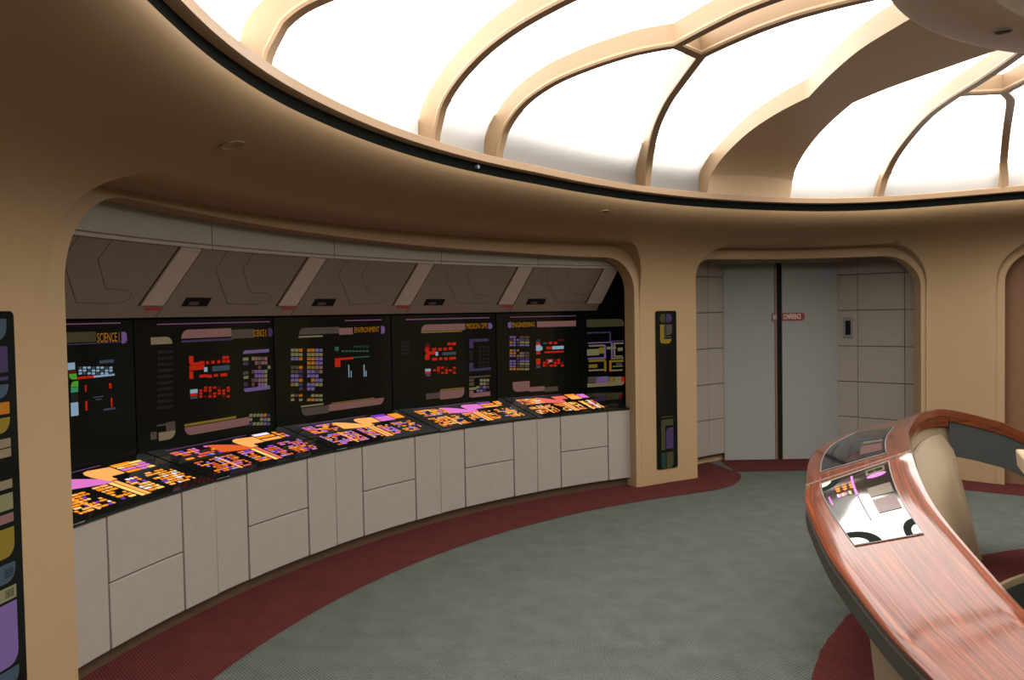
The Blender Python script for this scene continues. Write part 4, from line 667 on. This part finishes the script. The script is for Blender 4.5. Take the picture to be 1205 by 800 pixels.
# ---------------------------------------------------------------- door alcove
def wallseg(p0, p1, z0, z1, th, mt, mb):
    p0, p1 = Vector((*p0, 0)), Vector((*p1, 0)); n = (p1-p0).cross(Vector((0, 0, 1))).normalized()*th
    mb.hexa([p0+Vector((0, 0, z0)), p1+Vector((0, 0, z0)), p1+n+Vector((0, 0, z0)), p0+n+Vector((0, 0, z0)), p0+Vector((0, 0, z1)), p1+Vector((0, 0, z1)), p1+n+Vector((0, 0, z1)), p0+n+Vector((0, 0, z1))], mt)
al = empty('wall_door_alcove', (-.8, 6.2, 0), kind='structure')
ZT = [.08, .452, .822, 1.194, 1.567, 1.938, 2.31]
LF = [((-1.40, 6.235), (-1.60, 6.085)), ((-1.60, 6.085), (-1.93, 5.80))]
RF = [((-.19, 6.235), (-.03, 6.10)), ((-.03, 6.10), (.30, 5.765)), ((.30, 5.765), (.47, 5.60))]
for segs, sg in ((LF, 1), (RF, -1)):
    for a, b in segs:
        A_, B_ = Vector((*a, 0)), Vector((*b, 0)); e_ = (B_-A_).normalized()*.0025
        NRM = (B_-A_).cross(Vector((0, 0, 1))).normalized()
        if NRM.dot(Vector((-.8, 5, 0))-A_) < 0: NRM = -NRM
        q = [A_-NRM*.003, B_-NRM*.003, B_-NRM*.05, A_-NRM*.05]; mb = MB(); mb.hexa([p+Vector((0, 0, .06)) for p in q]+[p+Vector((0, 0, 2.4)) for p in q], SEAM); mb.build('backing', al)
        for z0, z1 in zip(ZT[:-1], ZT[1:]):
            mb = MB(); nrm = NRM*-.014
            p0, p1 = A_+e_, B_-e_
            q0, q1 = p0-nrm, p1-nrm
            p0, p1 = p0-NRM*.002, p1-NRM*.002
            zz0, zz1 = z0+.003, z1-.003
            mb.hexa([(p0.x, p0.y, zz0), (p1.x, p1.y, zz0), (q1.x, q1.y, zz0), (q0.x, q0.y, zz0), (p0.x, p0.y, zz1), (p1.x, p1.y, zz1), (q1.x, q1.y, zz1), (q0.x, q0.y, zz1)], TILEM)
            bevel(mb.build('wall_panel', al), .003, 1)
mb = MB(); 
for a, b in LF+RF:
    A_, B_ = Vector((*a, 0)), Vector((*b, 0)); nrm = Vector((0, .04, 0))
    p = [A_+nrm, B_+nrm, B_+nrm*3, A_+nrm*3]; mb.hexa([q for q in p]+[q+Vector((0, 0, .078)) for q in p], BEIGE)
mb.build('alcove_base', al)
mb = MB(); mb.hexa([(-2.2, 5.6, 2.2), (.8, 5.6, 2.2), (.8, 6.5, 2.2), (-2.2, 6.5, 2.2), (-2.2, 5.6, 2.26), (.8, 5.6, 2.26), (.8, 6.5, 2.26), (-2.2, 6.5, 2.26)], BANDM); mb.build('alcove_ceiling', al)
mb = MB(); mb.hexa([(-1.45, 6.17, 2.075), (-.12, 6.17, 2.075), (-.12, 6.4, 2.075), (-1.45, 6.4, 2.075), (-1.45, 6.17, 2.3), (-.12, 6.17, 2.3), (-.12, 6.4, 2.3), (-1.45, 6.4, 2.3)], BANDM); mb.build('door_header', al)
mb = MB(); mb.hexa([(-1.5, 6.34, -.02), (0, 6.34, -.02), (0, 6.4, -.02), (-1.5, 6.4, -.02), (-1.5, 6.34, 2.3), (0, 6.34, 2.3), (0, 6.4, 2.3), (-1.5, 6.4, 2.3)], BLACK); mb.build('dark_corridor_wall', al)
dr = empty('door_1', (-.8, 6.25, 0), kind='structure')
def leaf(x0, x1, nm='door_leaf'):
    mb = MB(); mb.hexa([(x0, 6.21, .004), (x1, 6.21, .004), (x1, 6.26, .004), (x0, 6.26, .004), (x0, 6.21, 2.09), (x1, 6.21, 2.09), (x1, 6.26, 2.09), (x0, 6.26, 2.09)], DOORM)
    return bevel(mb.build(nm, dr), .004, 2)
leaf(-1.40, -.838); leaf(-.783, -.195)
mb = MB(); mb.hexa([(-.862, 6.2, .01), (-.84, 6.2, .01), (-.84, 6.22, .01), (-.862, 6.22, .01), (-.862, 6.2, 2.07), (-.84, 6.2, 2.07), (-.84, 6.22, 2.07), (-.862, 6.22, 2.07)], mat('edge_trim_brown', (.12, .07, .055), .5, .3)); mb.build('edge_strip', dr)
mb = MB(); mb.hexa([(-.838, 6.235, .0), (-.783, 6.235, .0), (-.783, 6.25, .0), (-.838, 6.25, .0), (-.838, 6.235, 2.08), (-.783, 6.235, 2.08), (-.783, 6.25, 2.08), (-.838, 6.25, 2.08)], BLACK); mb.build('gap_dark_fill', dr)  # black strip standing in for the darkness of the open gap
sg = empty('door_sign', (-.7, 6.2, 1.5), 'small dark red rounded 01 CONFERENCE sign across the grey sliding doors', 'sign')
def plate(x0, x1, z0, z1, mt, y0, y1, nm, par, rl, rr):
    L = []; h = z1-z0; r = h*.45
    for cx, cz, t0, rd in ((x0+r, z0+r, 3.1416, rl), (x1-r, z0+r, 4.712, rr), (x1-r, z1-r, 0, rr), (x0+r, z1-r, 1.5708, rl)):
        if rd:
            for q in range(6): t = t0+q*1.5708/5; L.append((cx+r*math.cos(t), cz+r*math.sin(t)))
        else: L.append((x0 if cx < (x0+x1)/2 else x1, z0 if t0 > 3 else z1))
    mb = MB(); f = [(x, y0, z) for x, z in L]; b = [(x, y1, z) for x, z in L]; mb.poly(f, mt); mb.poly(b, mt); mb.grid([f, b], mt, True); return mb.build(nm, par)
plate(-.888, -.84, 1.467, 1.55, REDM, 6.197, 6.212, 'sign_plate', sg, True, False); plate(-.781, -.545, 1.467, 1.55, REDM, 6.203, 6.212, 'sign_plate', sg, False, True)
textmesh('01', .045, sg, 'sign_letters', lambda x, y: Vector((-.878+x, 6.195, 1.486+y)), WHITET, .03)
textmesh('CONFERENCE', .052, sg, 'sign_letters', lambda x, y: Vector((-.772+x, 6.2015, 1.486+y)), WHITET, .185)
# call button on the right facet
A_, B_ = Vector((-.19, 6.235, 0)), Vector((-.03, 6.10, 0)); t_ = (B_-A_).normalized(); nn = Vector((t_.y, -t_.x, 0)); nn = nn if nn.y < 0 else -nn
def onf(s, z, o): p = A_+t_*s+nn*o; return Vector((p.x, p.y, z))
cb = empty('call_button', onf(.12, 1.27, .01), 'small grey metal call button plate with dark slot right of the sliding doors', 'switch')
def fbox(s0, s1, z0, z1, o0, o1, mt, nm):
    mb = MB(); mb.hexa([onf(s0, z0, o0), onf(s1, z0, o0), onf(s1, z0, o1), onf(s0, z0, o1), onf(s0, z1, o0), onf(s1, z1, o0), onf(s1, z1, o1), onf(s0, z1, o1)], mt); return bevel(mb.build(nm, cb), .004, 2)
fbox(.065, .165, 1.275, 1.495, .0, .022, METAL, 'plate'); fbox(.088, .142, 1.31, 1.46, .02, .026, BLACK, 'slot')
# brown recess panel behind the right-hand opening
d2 = empty('door_2', P(5.0, 75, 0), kind='structure')
mb = MB(); arcb = []
for a in np.arange(83.5, 58, -1.5):
    r = WALL(float(a))+.13; arcb.append([P(r, a, -.01), P(r+.04, a, -.01), P(r+.04, a, 2.3), P(r, a, 2.3)])
mb.grid(arcb, BROWN, True); mb.build('door_panel', d2, smooth=30)
# ---------------------------------------------------------------- horseshoe rail with its two consoles
HO = Vector((-2.36204, 1.09975, 0)); HU = Vector((.93129, -.36428, 0)); HN = Vector((.36428, .93129, 0))
def L3(u, n, z): return HO+HU*u+HN*n+Vector((0, 0, z))
ST = [((2.45, 1.75, .10), (2.30, 1.58, .12)), ((1.85, 2.25, .44), (1.72, 1.92, .52)), ((1.3, 2.44, .70), (1.17, 1.9, .84)), ((1.05, 2.45, .77), (.96, 1.8, .93)), ((.85, 2.40, .82), (.741, 1.63, .995)),
      ((.62, 2.33, .83), (.635, 1.518, 1.0)), ((.42, 2.13, .83), (.552, 1.275, 1.0)), ((.232, 1.77, .83), (.491, .90, 1.0)), ((.12, 1.42, .83), (.455, .65, 1.0)), ((.03, 1.03, .83), (.438, .45, 1.0)), ((-.006, .588, .83), (.424, .23, 1.0)),
      ((0, 0, .83), (.414, 0, 1.0)),
      ((0.003, -0.199, 0.803), (0.416, -0.201, 0.966)), ((0.033, -0.394, 0.775), (0.43, -0.437, 0.922)), ((0.076, -0.615, 0.744), (0.461, -0.654, 0.882)), ((0.124, -0.806, 0.719), (0.523, -0.936, 0.83)), ((0.249, -1.18, 0.667), (0.595, -1.214, 0.774)), ((0.357, -1.42, 0.63), (0.68, -1.414, 0.721)),
      ((.54, -1.78, .56), (.83, -1.74, .63)), ((.85, -2.22, .43), (1.07, -2.13, .48)), ((1.25, -2.65, .26), (1.38, -2.52, .3)), ((1.6, -2.85, .10), (1.7, -2.72, .12))]
JOINT, SEAMI = 4, 11
def cr(pts, s):
    i = min(int(s), len(pts)-2); t = s-i
    p0, p1, p2, p3 = [Vector(pts[max(0, min(len(pts)-1, j))]) for j in (i-1, i, i+1, i+2)]
    return ((2*p1)+(p2-p0)*t+(2*p0-5*p1+4*p2-p3)*t*t+(3*p1-p0-3*p2+p3)*t**3)*.5
OUT = [L3(*a) for a, b in ST]; INN = [L3(*b) for a, b in ST]
def RS(s, v): return cr(OUT, s).lerp(cr(INN, s), v)
def RN(s, v):
    a = RS(min(s+.05, len(ST)-1), v)-RS(max(s-.05, 0), v); b = RS(s, min(1, v+.05))-RS(s, max(0, v-.05)); n = a.cross(b).normalized(); return n if n.z > 0 else -n
hs = empty('curved_rail', HO+HU*.3, 'horseshoe-shaped red-brown wooden rail with two glass consoles, cream inside and dark edges', 'railing')
# arc length for the wood grain
ARC = [0]
for i in range(1, 211):
    ARC.append(ARC[-1]+(RS(i*.1, .5)-RS((i-1)*.1, .5)).length)
def arc(s): return float(np.interp(s, [i*.1 for i in range(211)], ARC))
VS = [0, .04, .12, .25, .4, .55, .7, .85, .96, 1]
def wood_part(s0, s1, name):
    n = max(3, int((s1-s0)*6)); vs = []; uv = []; fs = []
    m = len(VS)
    for i in range(n+1):
        s = s0+(s1-s0)*i/n; nr = RN(s, .5)
        for v in VS:
            q = .006 if v in (0, 1) else 0
            vs.append(RS(s, v)-nr*q); uv.append((arc(s), v*.4))
        for v in VS[::-1]: vs.append(RS(s, v)-nr*.045); uv.append((arc(s), v*.4+.5))
    k = 2*m
    for i in range(n):
        for j in range(k): fs.append([i*k+j, i*k+(j+1) % k, (i+1)*k+(j+1) % k, (i+1)*k+j])
    fs.append(list(range(k))); fs.append([n*k+j for j in range(k)][::-1])
    return mesh(name, vs, fs, WOOD, hs, uvs=uv, smooth=40)
wood_part(.0, JOINT-.012, 'wood_top'); wood_part(JOINT+.012, SEAMI-.012, 'wood_top'); wood_part(SEAMI+.012, 21, 'wood_top')
mb = MB()
a, b = RS(SEAMI, 0), RS(SEAMI, 1); nr = RN(SEAMI, .5); t = (cr(OUT, SEAMI+.05)-cr(OUT, SEAMI-.05)).normalized()*.007
mb.hexa([a-t-nr*.04, b-t-nr*.04, b+t-nr*.04, a+t-nr*.04, a-t+nr*.0015, b-t+nr*.0015, b+t+nr*.0015, a+t+nr*.0015], SILVER); mb.build('silver_seam', hs)
# console glass
def glass_part(s0, s1, v0, v1, name):
    n = 24; m = 6; ns = []; mb = MB()
    top = []; bot = []
    for i in range(n+1):
        u = i/n; s = s0+(s1-s0)*u
        lo = v0[0]+(v0[1]-v0[0])*u; hi = v1[0]+(v1[1]-v1[0])*u
        top.append([RS(s, lo+(hi-lo)*j/m)+RN(s, .5)*.003 for j in range(m+1)])
    mb.grid(top, CONS)
    g = mb.build(name, hs, smooth=True)
    ring = [top[0][j] for j in range(m+1)]+[top[i][m] for i in range(1, n+1)]+[top[n][j] for j in range(m-1, -1, -1)]+[top[i][0] for i in range(n-1, 0, -1)]
    mb = MB(); mb.tube(ring+[ring[0]], .002, METAL, 6); mb.build('glass_edge', g)
    return g
CONS = mat('console_glass', (.010, .009, .010), .07, .6, coat=.6, coatr=.05)
NG = (SEAMI+.24, SEAMI+3.35); FG = (SEAMI-.36, SEAMI-3.6)
g1 = glass_part(NG[0], NG[1], (.15, .24), (.79, .78), 'console_glass')
g2 = glass_part(FG[0], FG[1], (.15, .22), (.79, .79), 'console_glass')
def gart(G, g, items, nm='console_graphics'):
    mb = MB()
    for it in items:
        u0, u1, v0, v1, c = it[:5]
        m = lit(c) if isinstance(c, str) else c
        def pt(u, v):
            s = G[0]+(G[1]-G[0])*u; lo = .15+.08*u; hi = .79-.005*u
            return RS(s, lo+(hi-lo)*v)+RN(s, .5)*.0045
        if len(it) > 5:   # ellipse
            mb.poly([pt((u0+u1)/2+(u1-u0)/2*math.cos(t*math.pi/8), (v0+v1)/2+(v1-v0)/2*math.sin(t*math.pi/8)) for t in range(16)], m)
        else:
            k = 4
            mb.poly([pt(u0+(u1-u0)*i/k, v0) for i in range(k+1)]+[pt(u1-(u1-u0)*i/k, v1) for i in range(k+1)], m)
    return tag(mb.build(nm, g, fix=False), kind='stuff')
items = []
for j in range(3):
    items += [(.16, .19, .20+.10*j, .26+.10*j, '5'), (.205, .235, .20+.10*j, .26+.10*j, '1'), (.245, .275, .20+.10*j, .26+.10*j, '1', 1)]
for j, c in enumerate('7363y6'): items.append((.31, .36, .19+.035*j, .22+.035*j, c))
items += [(.06, .40, .44, .475, '3'), (.42, .75, .45, .47, 'L'), (.31, .45, .06, .085, '3'),
          (.05, .075, .66, .93, 'y'), (.05, .15, .66, .69, 'y'), (.05, .13, .90, .93, 'y'), (.125, .15, .66, .93, 'y'), (.09, .16, .78, .795, 'y'),
          (.15, .22, .66, .94, '3', 1), (.165, .205, .77, .83, 'y'), (.35, .48, .62, .95, 'T'), (.52, .70, .62, .95, 'P')]
gart(NG, g1, items)
items = [(.10, .32, .62, .95, 'P'), (.38, .46, .62, .95, 'T'), (.12, .40, .42, .45, 'v'), (.5, .56, .5, .95, 'w'), (.12, .3, .28, .31, 't'), (.2, .5, .12, .14, 'k')]
gart(FG, g2, items)
# flat dark corner controls of the near glass, pale centres painting its reflection
DK = mat('control_dark', (.006, .007, .006), .8, .04); REFL = mat('control_reflection', (.42, .47, .38), .25, .6)
def knob(u, v, r):
    s = NG[0]+(NG[1]-NG[0])*u; lo = .15+.08*u; hi = .79; c = RS(s, lo+(hi-lo)*v); n = RN(s, .5); a = n.orthogonal().normalized(); b = n.cross(a); mb = MB()
    rows = [[c+a*math.cos(t*math.pi/10)*q+b*math.sin(t*math.pi/10)*q+n*h for t in range(20)] for q, h in ((r, .003), (r*.97, .008), (r*.6, .009), (r*.55, .004))]
    mb.grid(rows, DK, True); mb.poly([p for p in rows[-1]], REFL); return mb.build('round_control', hs, smooth=35)
def corner(cu, cv, ru, rv, su, sv):
    mb = MB()
    def pt(u, v, o):
        s = NG[0]+(NG[1]-NG[0])*u; lo = .15+.08*u; return RS(s, lo+(.79-.005*u-lo)*v)+RN(s, .5)*o
    for q, o, m in ((1, .0042, DK), (.55, .0052, REFL)):
        mb.poly([pt(cu, cv, o)]+[pt(cu+su*ru*q*math.cos(t*math.pi/16), cv+sv*rv*q*math.sin(t*math.pi/16), o) for t in range(9)], m)
    return mb.build('corner_control', g1, fix=False)
corner(.995, .02, .16, .40, -1, 1); corner(.995, .985, .15, .22, -1, -1); corner(.02, .02, .15, .26, 1, 1)
# fascias
def fascia(s0, s1, edge, v, d0, d1, mt, name, th=.02, par=None):
    n = max(3, int((s1-s0)*6)); rows = []
    for i in range(n+1):
        s = s0+(s1-s0)*i/n; p = RS(s, v); q = RS(s, .5); h = (q-p); h.z = 0; h.normalize()
        a, b = (d0(s) if callable(d0) else d0), (d1(s) if callable(d1) else d1)
        rows.append([p-Vector((0, 0, a)), p+h*th-Vector((0, 0, a)), p+h*th-Vector((0, 0, b)), p-Vector((0, 0, b))])
    mb = MB(); mb.grid(rows, mt, True); mb.poly(rows[0], mt); mb.poly(rows[-1], mt); o = mb.build(name, hs, smooth=35)
    if mt is WOOD:
        ul = o.data.uv_layers.new(name='UVMap')
        for pg in o.data.polygons:
            for li in pg.loop_indices:
                vi = o.data.loops[li].vertex_index; s = s0+(s1-s0)*(vi//4)/n; ul.data[li].uv = (arc(s), o.data.vertices[vi].co.z*1.0)
    return o
fascia(JOINT+.012, SEAMI, None, .998, .03, .105, WOOD, 'inner_fascia')
fascia(SEAMI, 20.5, None, .998, .03, .06, WOOD, 'inner_fascia')
fascia(0, JOINT-.012, None, .998, .02, .075, WOOD, 'inner_fascia')
fascia(.3, JOINT-.02, None, .98, .05, lambda s: max(.06, min(.275, RS(s, .98).z-.01)), GREYV, 'grey_band')
fascia(.5, 20.6, None, .01, .035, lambda s: max(.04, min(.09, RS(s, 0).z-.01)), mat('outer_edge_dark', (.03, .025, .02), .5, .3), 'outer_fascia')
# cream body under the console, flared towards the inside on the far half
BT = [(4.05, (.92, 1.62)), (5, (.90, 1.50)), (6, (.84, 1.15)), (7, (.78, .80)), (8, (.72, .5)), (9, (.66, .3)), (10, (.58, .1)), (11, (.50, -.1)), (12, (.42, -.25)), (13, (.36, -.5)), (14, (.38, -.75)), (15, (.42, -1.0)), (16, (.5, -1.3)), (17, (.6, -1.5)), (18, (.76, -1.85)), (19, (1.0, -2.2))]
mb = MB(); rows = []
for i in range(61):
    s = 4.05+14.95*i/60; u = float(np.interp(s, [b[0] for b in BT], [b[1][0] for b in BT])); n = float(np.interp(s, [b[0] for b in BT], [b[1][1] for b in BT]))
    t = RS(s, .90); t.z -= .05; o = RS(s, .42); o.z -= .05
    bi = L3(u, n, .0); bo = o.copy(); bo.z = 0; bo = bo.lerp(bi, .45)
    rows.append([t, t.lerp(bi, .5), t.lerp(bi, .9), bi, bo, o])
mb.grid(rows, CREAM, True); mb.poly(rows[0], CREAM); mb.poly(rows[-1], CREAM); mb.build('inner_body', hs, smooth=30)
# raised cream panel with piping on the inside
mb = MB(); rows = []; rim = []
for i in range(13):
    s = 4.3+(9.6-4.3)*i/12; k = int((s-4.05)/14.95*60); A_ = rows and None; a = (s-4.05)/14.95*60-k; r1, r2 = None, None
    t = RS(s, .90); t.z -= .05; u = float(np.interp(s, [b[0] for b in BT], [b[1][0] for b in BT])); n = float(np.interp(s, [b[0] for b in BT], [b[1][1] for b in BT])); bi = L3(u, n, 0)
    dirn = (HU-HN*.4).normalized()*.012
    rows.append([t.lerp(bi, .10 if 0 < i < 12 else .2)+dirn, t.lerp(bi, .5)+dirn, t.lerp(bi, .86)+dirn])
mb.grid(rows, CREAM); pnl = mb.build('padded_panel', hs, smooth=40)
md = pnl.modifiers.new('s', 'SOLIDIFY'); md.thickness = .012
mb = MB(); mb.tube([r[0] for r in rows]+[rows[-1][1], rows[-1][2]], .004, mat('cream_piping', (.42, .34, .24), .5, .3), 6); mb.build('piping', pnl)

# ---------------------------------------------------------------- chair in the command area
ch = empty('command_chair', (-.55, 1.67, -.2), 'cream padded swivel chair cut off by the right edge beside the horseshoe rail', 'chair')
PAD = mat('cream_leather', (.37, .29, .185), .45, .4, grain=.04, gscale=14)
cz = -.2; fw = Vector((math.cos(math.radians(-25)), math.sin(math.radians(-25)), 0)); sd = Vector((-fw.y, fw.x, 0)); cc = Vector((-.55, 1.67, 0))
def CP(f, s, z): return cc+fw*f+sd*s+Vector((0, 0, z))
def pad(name, fn, w0, w1, z0, z1, th, mt=PAD):
    mb = MB(); rows = []
    for i in range(9):
        t = i/8; wd = w0+(w1-w0)*t; z = z0+(z1-z0)*t; f = fn(t); rows.append([CP(f-th/2, -wd/2, z), CP(f+th/2, -wd/2, z), CP(f+th/2, wd/2, z), CP(f-th/2, wd/2, z)])
    mb.grid(rows, mt, True); mb.poly(rows[0], mt); mb.poly(rows[-1], mt); return bevel(mb.build(name, ch, smooth=40), .055, 5)
pad('backrest', lambda t: -.30-.06*t, .44, .60, .22, .72, .09)
pad('headrest', lambda t: -.37-.01*t, .62, .62, .69, .79, .12)
mb = MB(); mb.hexa([CP(-.28, -.25, .14), CP(.24, -.25, .14), CP(.24, .25, .14), CP(-.28, .25, .14), CP(-.28, -.25, .26), CP(.24, -.25, .26), CP(.24, .25, .26), CP(-.28, .25, .26)], PAD); bevel(mb.build('seat', ch), .035, 3)
mb = MB(); mb.tube([CP(0, 0, -.16), CP(0, 0, .14)], .035, METAL, 14); mb.build('pedestal', ch, smooth=40)
for k in range(5):
    a = math.radians(72*k+20); mb = MB(); mb.tube([CP(0, 0, -.13), CP(math.cos(a)*.18, math.sin(a)*.18, -.155), CP(math.cos(a)*.3, math.sin(a)*.3, -.18)], [.03, .024, .018], SILVER, 8); mb.build('base_leg', ch, smooth=40)
